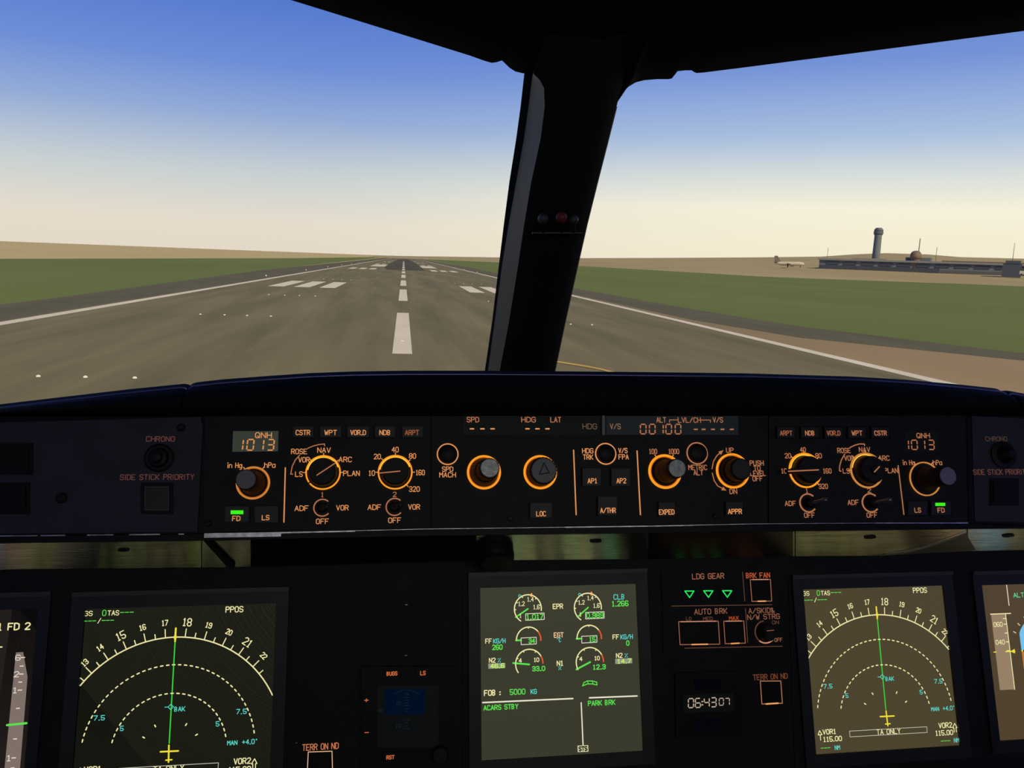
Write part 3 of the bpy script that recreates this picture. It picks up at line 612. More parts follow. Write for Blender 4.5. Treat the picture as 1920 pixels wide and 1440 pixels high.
# underside reflector
un = Thing(US, 'underside_reflector', 'dull metal reflector strip under the glareshield mirroring the screens', 'reflector', 1100, 1030)
REFL = mat('dull_metal_reflector', (.9, .9, .78), .2, metal=1, linear=True)
t_ = REFL.node_tree; q_ = t_.nodes.new('ShaderNodeTexCoord'); m_ = t_.nodes.new('ShaderNodeMapping'); m_.inputs['Scale'].default_value = (12, 5200, 12); n_ = t_.nodes.new('ShaderNodeTexNoise'); n_.inputs['Scale'].default_value = 1; b_ = t_.nodes.new('ShaderNodeBump')
b_.inputs['Strength'].default_value = .9; b_.inputs['Distance'].default_value = .0001; t_.links.new(q_.outputs['Object'], m_.inputs[0]); t_.links.new(m_.outputs[0], n_.inputs['Vector']); t_.links.new(n_.outputs['Fac'], b_.inputs['Height']); t_.links.new(b_.outputs[0], t_.nodes['Principled BSDF'].inputs['Normal'])
def under(name, x0, x1, tops, bots, m):
    n = 8; mb = MB(); T_ = [un.p(x0+(x1-x0)*i/n, lerp_list(tops, x0+(x1-x0)*i/n)) for i in range(n+1)]; B_ = [un.p(x0+(x1-x0)*i/n, lerp_list(bots, x0+(x1-x0)*i/n)) for i in range(n+1)]
    mb.slab(B_+T_[::-1], -.004, 0); un.put(name, mb, m)
TT = [(-300, 1015), (0, 1010), (1200, 990), (2300, 980)]; BB = [(-300, 1079), (0, 1067.5), (440, 1063.3), (870, 1051), (1230, 1048), (1490, 1043), (1640, 1042), (1820, 1033), (2350, 1025)]
under('reflector_plate', -300, 377, TT, BB, REFL); under('reflector_plate', 379, 868, TT, BB, REFL); under('reflector_plate', 870, 1490, TT, BB, REFL); under('reflector_plate', 1492, 1812, TT, BB, REFL); under('reflector_plate', 1815, 2300, TT, BB, REFL)
un.slab('section_seam', [(376, 1008), (384, 1008), (440, 1063), (426, 1063.3)], 0, .003, BLACK)
un.line('section_seam', [(1650, 1043), (1700, 1034), (1745, 1022), (1785, 1009), (1812, 999)], 1.6, mat('pale_seam', (.2, .2, .15), .5, linear=True), h=.0012)
un.slab('shade_plate', [(1662, 1041.5), (1700, 1036.5), (1745, 1025), (1785, 1012), (1812, 1002), (1830, 1032)], 0, .001, mat('dull_olive_metal', (.25, .24, .16), .5, metal=.6, linear=True))
for x, y in ((232, 1030.5), (1117, 1013.8), (1631, 1006.5), (1890, 1003.5)):
    mb = MB(); c = un.p(x, y); k = un.px(x, y); mb.slab([(c[0]+11*k*math.cos(a*math.pi/8), c[1]+4.5*k*math.sin(a*math.pi/8)) for a in range(16)], 0, .001); un.put('slot', mb, BLACK)
mb = MB(); c = un.p(927, 1033); k = un.px(927, 1033); mb.lathe(c, [(35*k, -.001), (36*k, .006), (34*k, .011), (26*k, .013)], 32); mb.sm = True; vent = un.put('round_air_outlet', mb, BLACK, label='black round fitting at the middle of the strip')
mb = MB(); mb.ring(c, 29*k, 33*k, .010, .0135, 240, 300); un.put('outlet_rim', mb, KEYCAP, vent)
for x0, x1 in ((540, 866), (1236, 1330), (1352, 1366), (1382, 1408), (1432, 1488)): under('matt_cover', x0, x1, TT, BB, HOOD) if False else None
un.slab('matt_cover', [(470, 1062.5), (470, 1004), (893, 997), (893, 1050.8)], 0, .0015, HOOD)
un.slab('matt_cover', [(1215, 1048.2), (1215, 990), (1487, 986), (1487, 1043)], 0, .0015, mat('dark_brushed_cover', (.10, .10, .09), .3, metal=.9, linear=True))

# ------------------------------------------------------------------ left side panel (chronometer)
def side_panel(name, label, pts, T0):
    T = Thing(FC, name, label, 'panel', *T0); T.slab('faceplate', pts, -.0025, 0, SIDE); return T
T = side_panel('chronometer_panel', 'blue-grey side panel at the left end with round chrono push and square key', [(-280, 1004), (370, 997), (380, 800), (376, 782), (-280, 800)], (180, 900))
T.text('CHRONO', 301, 823, 53, 9, ORDD, 1.5); T.text('SIDE STICK PRIORITY', 295, 894.5, 138, 9.5, ORDD, 1.5)
mb = MB(); c = T.p(299, 859); k = T.px(299, 859); mb.lathe(c, [(28*k, .0), (28*k, .002), (24*k, .003), (20*k, .003), (17*k, .007), (11*k, .008), (9*k, .012), (4*k, .0125)], 40); T.put('chrono_push_button', mb, KNOB)
o = T.box('square_key', 264, 905, 324, 964, 0, .0015, BLACK); T.box('key_cap', 271, 912, 317, 957, .001, .0035, KEYCAP, o); T.frame_box('key_rim', [(272, 913), (316, 913), (316, 956), (272, 956)], 1, mat('grey_rim', (.12, .12, .10), .5, linear=True), h=.0038, parent=o)
screw(T, 116, 934, 11, BLACK); screw(T, 340, 802, 8, BLACK)
for y0, y1, xr in ((830, 890, 61), (905, 964, 55)):
    o = T.box('square_key', -5, y0, xr, y1, 0, .0015, BLACK); T.box('key_cap', 2, y0+7, xr-8, y1-6, .001, .003, BLACK, o)
T = side_panel('chronometer_panel', 'dark blue side panel at the right end of the glareshield with faded chrono lettering', [(1828, 977), (2280, 990), (2250, 800), (1822, 780)], (1880, 880))
DIM = glow(62, 50, 46); T.text('CHRONO', 1868, 822.8, 40, 8, DIM, 1.4); T.text('SIDE STICK PRIORITY', 1877, 885, 103, 9, ORDD, 1.4)
mb = MB(); c = T.p(1880, 853); k = T.px(1880, 853); mb.lathe(c, [(23*k, .0), (23*k, .002), (15*k, .003), (12*k, .008), (6*k, .012)], 40); T.put('chrono_push_button', mb, KNOB)
o = T.box('square_key', 1857, 897, 1910, 948, 0, .0015, BLACK); T.box('key_cap', 1864, 903, 1903, 942, .001, .0035, BLACK, o)

# ------------------------------------------------------------------ left display control panel
T = Thing(FC, 'display_control_panel', 'left black knob panel with lit orange legends and round range selectors', 'panel', 595, 885, 'display control panels either side of the autopilot panel')
del T.o['group']
T.slab('faceplate', [(381, 997), (806, 989.5), (807, 768), (384, 768)], -.0025, 0, PANEL)
LCDM = lcd('green_grey_lcd', (52, 58, 50))
o = T.slab('pressure_window', [(435.5, 847), (521, 846), (522, 808), (437, 808.5)], .0001, .0006, LCDM)
T.text('QNH', 494, 816, 30, 9.5, OR, 1.6, h=.001, parent=o); T.digits('1013', (455.5, 469.5, 494, 507.5), 834, 12, 20, OR, 2.4, h=.001, parent=o)
T.text('in Hg', 440, 872.5, 27, 9, OR, 1.4); T.text('hPa', 506, 872, 20, 9, OR, 1.4)
knob(T, 474.7, 905.5, 30.5, (461.5, 898), 20, CAPG, label='baro knob with grey cap', ringw=3, ringm=RINGM, body=.78, step=.3, arcs=((0, 360),), ticks=(58, 122))
button(T, 419, 947, 469, 981, 'FD', 443, 972, 14, 8.5, green=(432.5, 957, 456, 964)); button(T, 475, 947, 524, 982, 'LS', 498, 970.5, 13, 8.5)
T.line('divider_line', [(535, 877), (532.3, 979)], 2.2, OR)
for s, x, wd, x0, x1, mm in (('CSTR', 568, 26, 547, 590, OR), ('WPT', 620, 22, 598, 642, OR), ('VOR.D', 671.5, 28, 649, 694, OR), ('NDB', 722, 20, 701, 743, OR), ('ARPT', 772.5, 25, 752, 795, ORD)):
    button(T, x0, 797, x1, 822, s, x, 811, wd, 8.5, mm)
def arcs_rose(T, a, b):
    T.line('bracket_line', a, 1.8, ORM); T.line('bracket_line', b, 1.8, ORM)
T.text('ROSE', 561, 846.5, 29, 9, OR, 1.4); arcs_rose(T, [(577, 840.5), (587, 836.3), (598, 833.5), (608.7, 832.5), (608.7, 836)], [(562, 853), (553.7, 862.5), (548, 874), (545, 889), (549, 889)])
for s, x, y, wd in (('NAV', 607.5, 844, 24), ('VOR', 570, 862, 20), ('ARC', 647.5, 861.5, 24), ('LS', 560.5, 889, 13), ('PLAN', 659, 887.5, 30), ('40', 741, 843, 12), ('20', 707.5, 856, 12), ('80', 773.5, 855, 12), ('10', 697, 887, 11), ('160', 788, 886, 16), ('320', 777, 917, 19),
                    ('ADF', 565.5, 953, 25), ('VOR', 642, 952, 22), ('OFF', 604.5, 977.5, 23), ('ADF', 702, 951, 24), ('VOR', 776.5, 950.5, 21), ('OFF', 740, 975.5, 23)): T.text(s, x, y, wd, 9, OR, 1.4)
T.text('1', 604.5, 927.5, 4, 8.5, ORM, 1.3); T.text('2', 740, 927, 6, 8.5, ORM, 1.3)
selector(T, 606, 886, 32, (594, 891), (629, 868), (0, 40, 90, 135, 180), gap=(-140, 215), label='mode selector'); selector(T, 741, 885.5, 31.5, (750, 883.3), (711, 887), (-48, 0, 40, 90, 135, 180), label='range selector')
toggle(T, 604.5, 952, 16, (612, 950), KEYCAP); toggle(T, 740, 950.5, 16, (750, 947), KEYCAP); screw(T, 391, 982, 6)

# ------------------------------------------------------------------ autopilot panel
T = Thing(FC, 'autopilot_panel', 'wide central black autopilot panel with ring-lit knobs and orange readouts', 'panel', 1124, 885)
T.slab('faceplate', [(809, 989.5), (1439, 980), (1440, 768), (809.5, 768)], -.0025, 0, PANEL)
WIN = lcd('dark_readout_glass', (8, 9, 10)); WIN2 = lcd('grey_readout_glass', (22, 25, 28))
o = T.box('readout_window', 868, 779.5, 1124, 815, .0001, .0006, WIN); o2 = T.box('readout_window', 1137, 780, 1384, 815, .0001, .0006, WIN2)
T.box('window_divider', 1129, 779, 1134.5, 815.5, 0, .0025, mat('grey_divider', (.22, .22, .22), .5, linear=True))
T.text('SPD', 886.7, 786.8, 22, 9, ORM, 1.5, .001, o); T.dashes((885, 904.6, 923.6), 804, 9, 2.6, OR, o); T.text('HDG', 991, 786.8, 26, 9, ORM, 1.5, .001, o); T.text('LAT', 1042, 787, 19, 9, ORM, 1.5, .001, o); T.dashes((989, 1007.7, 1026.5), 804, 9, 2.6, OR, o)
T.text('HDG', 1105.8, 799.4, 26, 9.5, glow(100, 78, 62), 1.4, .001, o); T.text('V/S', 1153.7, 799.4, 19, 9.5, glow(135, 100, 74), 1.4, .001, o2)
T.digits('00100', (1206, 1223, 1243.5, 1253.8, 1271.3), 804.5, 10.5, 18, ORM, 2.2, .001, o2)
T.text('ALT', 1239.8, 787.3, 17, 9, ORM, 1.3, .001, o2); T.line('bracket_line', [(1255.4, 791.7), (1255.4, 787.3), (1271, 787.3)], 1.3, ORM, parent=o2, h=.001); T.text('LVL/CH', 1292.5, 787.5, 42, 9, ORM, 1.3, .001, o2)
T.line('bracket_line', [(1315, 787.5), (1332, 787.5), (1332, 791.7)], 1.3, ORM, parent=o2, h=.001); T.text('V/S', 1346, 787.3, 18, 9, ORM, 1.3, .001, o2); T.dashes((1304.6, 1319.2, 1336.7, 1354.7, 1372.2), 805, 8, 2.4, ORM, o2)
def push(T, x, y, r, m=OR):
    k = T.px(x, y); c = T.p(x, y); mb = MB(); mb.lathe(c, [((r-3)*k, 0), ((r-3)*k, .004), ((r-6)*k, .005), (2*k, .0056)], 32); mb.sm = True; o = T.put('round_push', mb, KNOB)
    mb = MB(); mb.ring(c, (r-1.2)*k, (r+.9)*k, .0002, .0008); T.put('light_ring', mb, m, o)
push(T, 839.3, 851.7, 19.5); push(T, 1135.4, 851, 19); push(T, 1306.8, 850, 19, ORM)
for s, x, y, wd in (('SPD', 839.3, 879.6, 20), ('MACH', 839.3, 890.3, 30), ('HDG', 1102, 845.3, 20), ('TRK', 1102.6, 857, 18), ('V/S', 1168, 844.8, 16), ('FPA', 1169.3, 856.7, 18), ('100', 1224.5, 846.4, 14), ('1000', 1263.4, 846.4, 19),
                    ('METRIC', 1308.3, 876.4, 34), ('ALT', 1309.4, 886.2, 17), ('UP', 1368.5, 844.2, 13), ('DN', 1375, 921.4, 13), ('PUSH', 1418.8, 868.3, 25), ('TO', 1419.4, 878, 12), ('LEVEL', 1421, 887.5, 28), ('OFF', 1420.5, 897.4, 18)): T.text(s, x, y, wd, 8.6, OR if x < 1200 else ORM, 1.4)
o, c, H, k = knob(T, 907.3, 885.6, 30, (917, 876), 19, CAPL, label='speed knob with worn metal face', ringw=3.6)
o, c, H, k = knob(T, 1012.7, 885.4, 29.5, (1019.5, 881.5), 25, CAPG, label='heading knob with a triangle on its face', ringw=3.6, body=.88)
tri = [T.p(x, y, H+.001) for x, y in ((1020, 868), (1011.5, 889), (1030, 886.5))]; mb = MB(); mb.strip(tri+[tri[0]], 1.6*k, H+.0008); T.put('triangle_mark', mb, BLACK, o)
knob(T, 1246.4, 884.3, 29, (1269.4, 876), 17.5, CAPL, label='altitude knob with bright metal cap', ringw=4, body=.74, ticks=(60, 120))
knob(T, 1373.3, 883, 29.5, (1390, 879.3), 19.5, KEYCAP, label='black vertical speed knob', ringw=3.2, body=.8)
def arrow(T, pts, m):
    T.line('arrow_line', pts, 1.8, m); (x0, y0), (x1, y1) = pts[-2:]; d = math.hypot(x1-x0, y1-y0); dx, dy = (x1-x0)/d, (y1-y0)/d
    mb = MB(); mb.flat([T.p(x1+dx*7, y1+dy*7, .0005), T.p(x1-dx*2-dy*4, y1-dy*2+dx*4, .0005), T.p(x1-dx*2+dy*4, y1-dy*2-dx*4, .0005)], .0005); T.put('arrow_head', mb, m)
arrow(T, [(1335, 879), (1337.8, 865), (1344.4, 854), (1351, 848.6)], ORM); arrow(T, [(1335.6, 887), (1339, 901), (1345.5, 911), (1356, 916.6)], ORM)
button(T, 992, 941, 1037, 973, 'LOC', 1014.6, 963.3, 17, 8.5); button(T, 1090, 876, 1129, 913, 'AP1', 1110.8, 901.6, 17); button(T, 1144, 876, 1184, 913, 'AP2', 1165, 901.4, 17)
button(T, 1119, 929, 1159, 968, 'A/THR', 1140, 957, 28); button(T, 1233, 940, 1268, 970, 'EXPED', 1250, 960, 28); button(T, 1359, 939, 1395, 968, 'APPR', 1378, 959, 25)
T.line('divider_line', [(1075.5, 844), (1080.3, 965)], 2.2, OR); T.line('divider_line', [(1194.5, 845.5), (1200.8, 965)], 2.2, OR)
screw(T, 956.6, 972, 5.5); screw(T, 1341, 968, 5.5)

# ------------------------------------------------------------------ right display control panel
T = Thing(FC, 'display_control_panel', 'right black knob panel with orange legends and a long lavender-grey capped baro knob', 'panel', 1630, 880)
T.slab('faceplate', [(1442, 980), (1816, 977), (1812, 768), (1442, 768)], -.0025, 0, PANEL)
T.slab('edge_trim', [(1817, 977), (1826, 977), (1820, 780), (1813, 780)], -.002, .001, BLACK)
for s, x, wd, mm in (('ARPT', 1474, 22, ORD), ('NDB', 1518.7, 17, ORM), ('VOR.D', 1563, 24, ORD), ('WPT', 1607, 19, ORM), ('CSTR', 1651, 22, ORM)): button(T, x-19, 799, x+19, 823, s, x, 812, wd, 8, mm)
for s, x, y, wd in (('40', 1505.4, 843.3, 10), ('20', 1477.3, 854.5, 11), ('80', 1534.8, 854.5, 11), ('10', 1470, 883, 10), ('160', 1551, 883, 15), ('320', 1543.7, 911.8, 16), ('NAV', 1621, 843, 20), ('ROSE', 1582.5, 844.6, 24), ('VOR', 1592, 859, 17), ('ARC', 1657.5, 859, 20), ('LS', 1586.7, 883, 12), ('PLAN', 1670.8, 882.4, 25),
                    ('ADF', 1482, 943.9, 20), ('OFF', 1517.7, 966, 19), ('ADF', 1599.7, 942, 20), ('OFF', 1635, 965.7, 19), ('in Hg', 1703.9, 867.3, 22), ('hPa', 1757.8, 867.3, 16), ('QNH', 1731, 816.8, 24)): T.text(s, x, y, wd, 8.5, ORM, 1.35, h=.001 if s == 'QNH' else .0004)
T.text('1', 1513, 920, 4, 7.5, ORM, 1.2); T.text('2', 1629.6, 919.6, 6, 7.5, ORM, 1.2)
arcs_rose(T, [(1594, 838.9), (1602.3, 835), (1611.4, 832.4), (1621, 832.7), (1621, 835.5)], [(1584, 851), (1577.5, 862.8), (1574.2, 874.6), (1574.2, 883), (1577, 883.4)])
selector(T, 1509.3, 882, 29.5, (1535, 881), (1478, 883.7), (-48, 40, 90, 135, 180), label='range selector'); selector(T, 1624.4, 882, 29.5, (1639.5, 885), (1649, 875), (0, 40, 90, 135, 180), label='mode selector', ringm=RINGM)
toggle(T, 1515, 943, 15.5, (1549, 937), CLEARCAP); toggle(T, 1632, 942.8, 15.5, (1670, 937), CLEARCAP)
T.line('divider_line', [(1684, 873), (1694.8, 964.5)], 2, ORM)
o = T.box('pressure_window', 1696, 809, 1760, 846, .0001, .0005, lcd('black_lcd', (10, 11, 11))); T.digits('1013', (1703.5, 1714.5, 1734, 1746), 834, 10.5, 17.5, ORM, 1.9, .001, o)
knob(T, 1733.8, 898, 28, (1778, 891), 16.5, mat('lavender_knob_cap', (.24, .23, .36), .5, var=.15, scale=300, linear=True), label='long baro knob with lavender-grey cap', ringw=2.0, ringm=RINGM, body=.7, step=.3, ticks=(58, 122))
button(T, 1701, 938, 1741, 968, 'LS', 1720.8, 956.6, 11, 8, ORM); button(T, 1744, 938, 1785, 968, 'FD', 1764.5, 956.6, 12, 8, ORM, green=(1754.6, 942.8, 1772.3, 948.6))

# ------------------------------------------------------------------ main instrument panel
mp = Thing(MP, 'instrument_panel', 'black main instrument panel below the glareshield that holds the screens', 'panel', 960, 1260)
PT = [(-420, 1048), (0, 1040), (440, 1036), (870, 1030), (1230, 1026), (1490, 1022), (1640, 1020), (1820, 1016), (2350, 1008)]
mp.slab('panel_sheet', [(-420, 1800), (2400, 1800)]+PT[::-1], -.012, 0, PANEL2)
mp.slab('left_pilot_panel', [(-420, 1780), (536, 1750), (538, 1086), (0, 1099), (-420, 1110)], 0, .0015, PANEL2)
mp.slab('centre_panel', [(868, 1700), (1226, 1690), (1212, 1072), (868, 1078)], 0, .001, PANEL2)
mp.slab('right_pilot_panel', [(1500, 1700), (2350, 1640), (2330, 1072), (1478, 1086)], 0, .001, PANEL2)
for x, y in ((762, 1134), (761, 1229), (556, 1393)): mp.line('screw', [(x-1.5, y), (x+1.5, y)], 1.6, mat('glint_metal', (.4, .4, .4), .3, metal=.5, linear=True))

S_ = .1585
class Screen(Thing):
    def __init__(s, label, TL, size, name='display_unit', group=None, colr=(50, 50, 38), bez=(.0115, .012), rim=True, cat='display screen'):
        Thing.__init__(s, MP, name, label, cat, *TL); s.z = size
        a, b = bez; g = mat('dark_bezel', (.013, .0145, .0135), .5, linear=True); z = size; s.cells = {}
        mb = MB(); o_ = [(-a, -z-b), (z+a, -z-b), (z+a, b), (-a, b)]; i_ = [(0, -z), (z, -z), (z, 0), (0, 0)]
        for k in range(4):
            k2 = (k+1) % 4; mb.add([(*o_[k], .0015), (*o_[k2], .0015), (*o_[k2], .0045), (*o_[k], .0045), (*i_[k], .0042), (*i_[k2], .0042), (*i_[k], .0012), (*i_[k2], .0012)], [(0, 1, 2, 3), (3, 2, 5, 4), (4, 5, 7, 6)])
        s.put('bezel', mb, g); r = .0018
        if rim:
            mb = MB(); mb.slab([(-a, b-.001), (z+a, b-.001), (z+a, b+.003), (-a, b+.003)], .001, .0065); s.put('bezel_lip', mb, mat('olive_grey_lip', (.045, .047, .036), .5, linear=True))
        mb = MB(); mb.slab([(0, -z), (z, -z), (z, 0), (0, 0)], .0008, .0015); s.scr = s.put('screen', mb, lcd('lit_screen_%d_%d_%d' % colr, colr))
    def ln(s, name, pts, wd, m, h=.0019): mb = MB(); mb.strip(pts, wd, h); return s.put(name, mb, m, s.scr)
    def fl(s, name, pts, m, h=.0017): mb = MB(); mb.flat(pts, h); return s.put(name, mb, m, s.scr)
    def tx(s, t, c, wd, hg, m, th=.0007, ang=0, mono=False): mb = MB(); write(mb, t, c, wd, hg, th, .002, ang, mono); return s.put('lettering', mb, m, s.scr)

# navigation display content, in units of the compass radius about the aircraft symbol, measured on the right hand screen
NC = MP.uv(1660, 1342.5); NTp = MP.uv(1639.5, 1152.5); NR_ = math.hypot(NTp[0]-NC[0], NTp[1]-NC[1])
def nav(label, Cpx, Tpx, TL, size, wh, colr, wl, dim=1):
    T = Screen(label, TL, size, colr=colr); c = T.p(*Cpx); tp = T.p(*Tpx); R = math.hypot(tp[0]-c[0], tp[1]-c[1]); q = R/NR_
    def N_(x, y): u, v = MP.uv(x, y); return c[0]+(u-NC[0])*q, c[1]+(v-NC[1])*q
    def pol(r, deg): a = math.radians(deg); return c[0]+r*R*math.sin(a), c[1]+r*R*math.cos(a)
    def wx(x, y, wd): return wd*MP.sx(x, y)*q
    def hy(x, y, h): return h*MP.sy(x, y)*q
    inside = lambda p: .001 < p[0] < size-.001
    def t(s, x, y, wd, h, m, th=.00065, mono=False): T.tx(s, N_(x, y), wx(x, y, wd), hy(x, y, h), m, th*q, mono=mono)
    W = wh
    am = math.degrees(math.asin(min(1, (c[0]-.0005)/R))); aM = math.degrees(math.asin(min(1, (size-.0005-c[0])/R)))
    T.ln('compass_arc', [pol(1, -am+(am+aM)*i/48) for i in range(49)], .0011*q, W)
    for i in range(-10, 11):
        d = i*5; 
        if not -am+1 < d < aM-1: continue
        big = i % 2; T.ln('compass_tick', [pol(1, d), pol(1.075 if big else 1.045, d)], .0009*q, W)
        if big:
            n = 17+(i+1)//2; n = int(17.5+d/10)
            hg = .0066 if n % 3 == 0 else .0046; p = pol(1.135, d)
            s = str(n)
            T.tx(s, (min(max(p[0], hg*.6), size-hg*.6), p[1]), hg*1.15*q, hg*q, W, .0009*q if n % 3 == 0 else .0008*q, -math.radians(d))
    for pxr, e in (((1645.5, 1198.5), 80), ((1650.5, 1246), 77)):
        p = N_(*pxr); r = math.hypot(p[0]-c[0], p[1]-c[1])/R; n = int(e*2*r*R*math.pi/180/.0052/q)
        for i in range(n+1):
            a = -e+2*e*i/n; 
            if not inside(pol(r, a)): continue
            T.ln('range_arc_dash', [pol(r, a-e*.42/n), pol(r, a+e*.42/n)], .0011*q, W)
    T.ln('track_line', [pol(.07, 0), pol(.97, 0)], .0010*q, glow(60, 215, 60)); T.ln('lubber_line', [pol(.96, 0), pol(1.08, 0)], .0016*q, YE)
    T.fl('lubber_mark', [pol(.95, 0), pol(1.0, .8), pol(1.05, 0), pol(1.0, -.8)], YE, .0021)
    t('GS', 1509.5, 1112.5, 11.5, 7.5, W, .00062); t('0', 1532.5, 1111.7, 5, 9, GR); t('TAS', 1545.8, 1111.7, 16, 7.5, W, .00066); t('---', 1565.5, 1110.7, 19, 7, GR); t('---', 1513.6, 1125, 17, 7, GR); t('/', 1527.2, 1124.7, 4, 8, W); t('---', 1539.5, 1124, 17, 7, GR)
    t('PPOS', 1722.5, 1106.5, 25, 9, W, .0008)
    for s, x, y, wd in (('7.5', 1550.5, 1286, 15.5), ('7.5', 1757, 1276.7, 14.5), ('5', 1586, 1303.7, 4.5), ('5', 1725, 1297, 4.5)): t(s, x, y, wd, 7.5, CY)
    b = N_(1652.3, 1268.5); r = .0024*q; T.ln('waypoint', [(b[0]-r, b[1]), (b[0], b[1]+r), (b[0]+r, b[1]), (b[0], b[1]-r), (b[0]-r, b[1]), (b[0]-2.2*r, b[1])], .0006*q, CY); t('BAK', 1666, 1272, 15, 7, CY)
    for (x, y), an in zip(((1634, 1300), (1679, 1298), (1620, 1319), (1696.7, 1315)), (-30, 30, -60, 60)):
        p = N_(x, y); a = math.radians(an); d = .0009*q; T.ln('range_tick', [(p[0]-d*math.sin(a), p[1]-d*math.cos(a)), (p[0]+d*math.sin(a), p[1]+d*math.cos(a))], .0011*q, W)
    T.ln('aircraft_symbol', [N_(1648, 1342.7), N_(1674, 1341.5)], .0014*q, YE, .0022); T.ln('aircraft_symbol', [N_(1658.9, 1332), N_(1662.3, 1360)], .0014*q, YE, .0022); T.ln('aircraft_symbol', [N_(1657.8, 1356.7), N_(1666.7, 1356)], .0012*q, YE, .0022)
    t('MAN', 1751, 1328.7, 14, 6.8, CY); t('+4.0o', 1777, 1327, 23, 7.5, CY)
    t('VOR2', 1770, 1359, 24, 9, W, .0008); t('115.00', 1768, 1373, 32, 8.5, W, .0008); t('---', 1770.5, 1388.3, 17, 7, GR); t('NM', 1791, 1387, 9, 7.5, CY)
    t('VOR1', 1553, 1371, 24, 8.5, W, .0008); t('115.00', 1559, 1384.5, 34, 8.5, W, .0008); t('---', 1546, 1401.3, 17, 7, GR); t('NM', 1568, 1400.7, 9, 7.5, CY)
    T.ln('bearing_arrow', [N_(1532, 1377), N_(1535, 1369), N_(1539.5, 1376.6), N_(1532, 1377)], .0008*q, W); T.ln('bearing_arrow', [N_(1536, 1377), N_(1537, 1387)], .0008*q, W)
    T.ln('bearing_arrow', [N_(1784, 1364), N_(1787.5, 1355.5), N_(1792, 1363.4), N_(1790, 1363.5), N_(1791, 1371.5)], .0008*q, W); T.ln('bearing_arrow', [N_(1784, 1364), N_(1786, 1363.8), N_(1787, 1372)], .0008*q, W)
    bx = [N_(*p) for p in ((1590.8, 1370), (1735.5, 1361.8), (1736.3, 1372.5), (1591.8, 1380.8))]; T.ln('message_box', bx+[bx[0]], .0005*q, glow(200, 198, 180)); t('TA ONLY', 1664, 1370.8, 44, 9, W, .0007)
    return T
nav('left navigation screen with compass arc and green track line on a dark background', (317.4, 1408), (331, 1194), (162, 1141), .1675, YL, (38, 39, 28), 1)
nav('right navigation screen with compass arc and green track line on an olive background', (1660, 1342.5), (1639.5, 1152.5), (1502.5, 1105), .1615, YL, (76, 68, 46), 1)

# engine display
T = Screen('central engine display with green gauges and memo lines', (899.5, 1102), S_, colr=(58, 58, 44))
def P(x, y): return T.p(x, y, .0018)
def et(s, x, y, wd, h, m, th=.00075, mono=False): T.tx(s, P(x, y), wd*MP.sx(x, y), h*MP.sy(x, y), m, th, mono=mono)
def eln(name, pts, wd, m, h=.0019): return T.ln(name, [P(*p) for p in pts], wd, m, h)
def earc(name, x, y, r, a0, a1, m, wd=.0011):
    c = P(x, y); r *= MP.sx(x, y); n = 30; return T.ln(name, [(c[0]+r*math.cos(math.radians(a0+(a1-a0)*i/n)), c[1]+r*math.sin(math.radians(a0+(a1-a0)*i/n))) for i in range(n+1)], wd, m)
def etk(x, y, r, angs, m=YL):
    c = P(x, y); r *= MP.sx(x, y)
    for a in angs: a = math.radians(a); T.ln('gauge_tick', [(c[0]+r*math.cos(a), c[1]+r*math.sin(a)), (c[0]+r*.9*math.cos(a), c[1]+r*.9*math.sin(a))], .0009, m)
OG = glow(240, 150, 70)
for dx, dy, val, nd in ((0, 0, '1.017', ((989.8, 1141.6), (966.8, 1157.3))), (112.4, -2.6, '0.989', ((1102.7, 1139), (1082.7, 1157)))):
    x, y = 989.8+dx, 1141.6+dy; earc('gauge_arc', x, y, 25.2, -8, 237, YL); etk(x, y, 25, (15, 50, 115, 150, 182))
    et('1.2', 977.7+dx, 1132+dy, 11, 7.5, YL, .0006); et('1.4', 994.5+dx, 1123.6+dy, 11, 7.5, YL, .0006); et('1.6', 1005.8+dx, 1138+dy, 11, 7.5, YL, .0006); et('1', 975.8+dx, 1154.5+dy, 3, 7, YL, .0006)
    eln('needle', nd, .0014, GR); eln('value_box', [(985.5+dx, 1151+dy), (1020.2+dx, 1149.4+dy), (1020.4+dx, 1161.4+dy), (985.7+dx, 1163.1+dy), (985.5+dx, 1151+dy)], .0006, WH); et(val, 1003+dx, 1156.3+dy, 31, 8.5, GR, .0009)
    c = P(974.4+dx, 1117.3+dy); T.ln('thrust_circle', [(c[0]+.0012*math.cos(i*.785), c[1]+.0012*math.sin(i*.785)) for i in range(9)], .0006, CY); eln('limit_mark', [(996.6+dx, 1113.5+dy), (996.2+dx, 1118+dy)], .0018, OG)
for x, y, val in ((991.2, 1199.8, '34'), (1104.8, 1196.7, '15')):
    earc('gauge_arc', x, y, 22.8, 38, 180, YL); earc('red_arc', x, y, 22.8, -4, 38, RD, .0013); etk(x, y, 22.8, (90,)); eln('needle', [(x-24, y+1), (x-14, y+.5)], .0015, GR)
    eln('value_box', [(x-14.3, y-3.6), (x+14.2, y-5), (x+14.4, y+7.5), (x-14, y+9), (x-14.3, y-3.6)], .0006, WH); et(val, x+5.8, y+1.8, 11, 8, GR, .0009)
for x, y, val, nd, a0 in ((992.4, 1244.5, '33.0', ((992.4, 1245.8), (962, 1243.2)), 215), (1106, 1241.5, '12.3', ((1106.7, 1241.3), (1080.5, 1255.2)), 208)):
    earc('gauge_arc', x, y, 25.5, 28, a0, YL); earc('red_arc', x, y, 25.5, 0, 28, RD, .0013); etk(x, y, 25.5, (60, 115, 155)); et('4', x-17, y-6, 5, 7, YL, .0007); et('10', x+13.4, y-7.5, 9, 7, YL, .0007)
    eln('needle', nd, .0016, GR); et(val, x+17.5, y+9, 23, 8, GR, .0009)
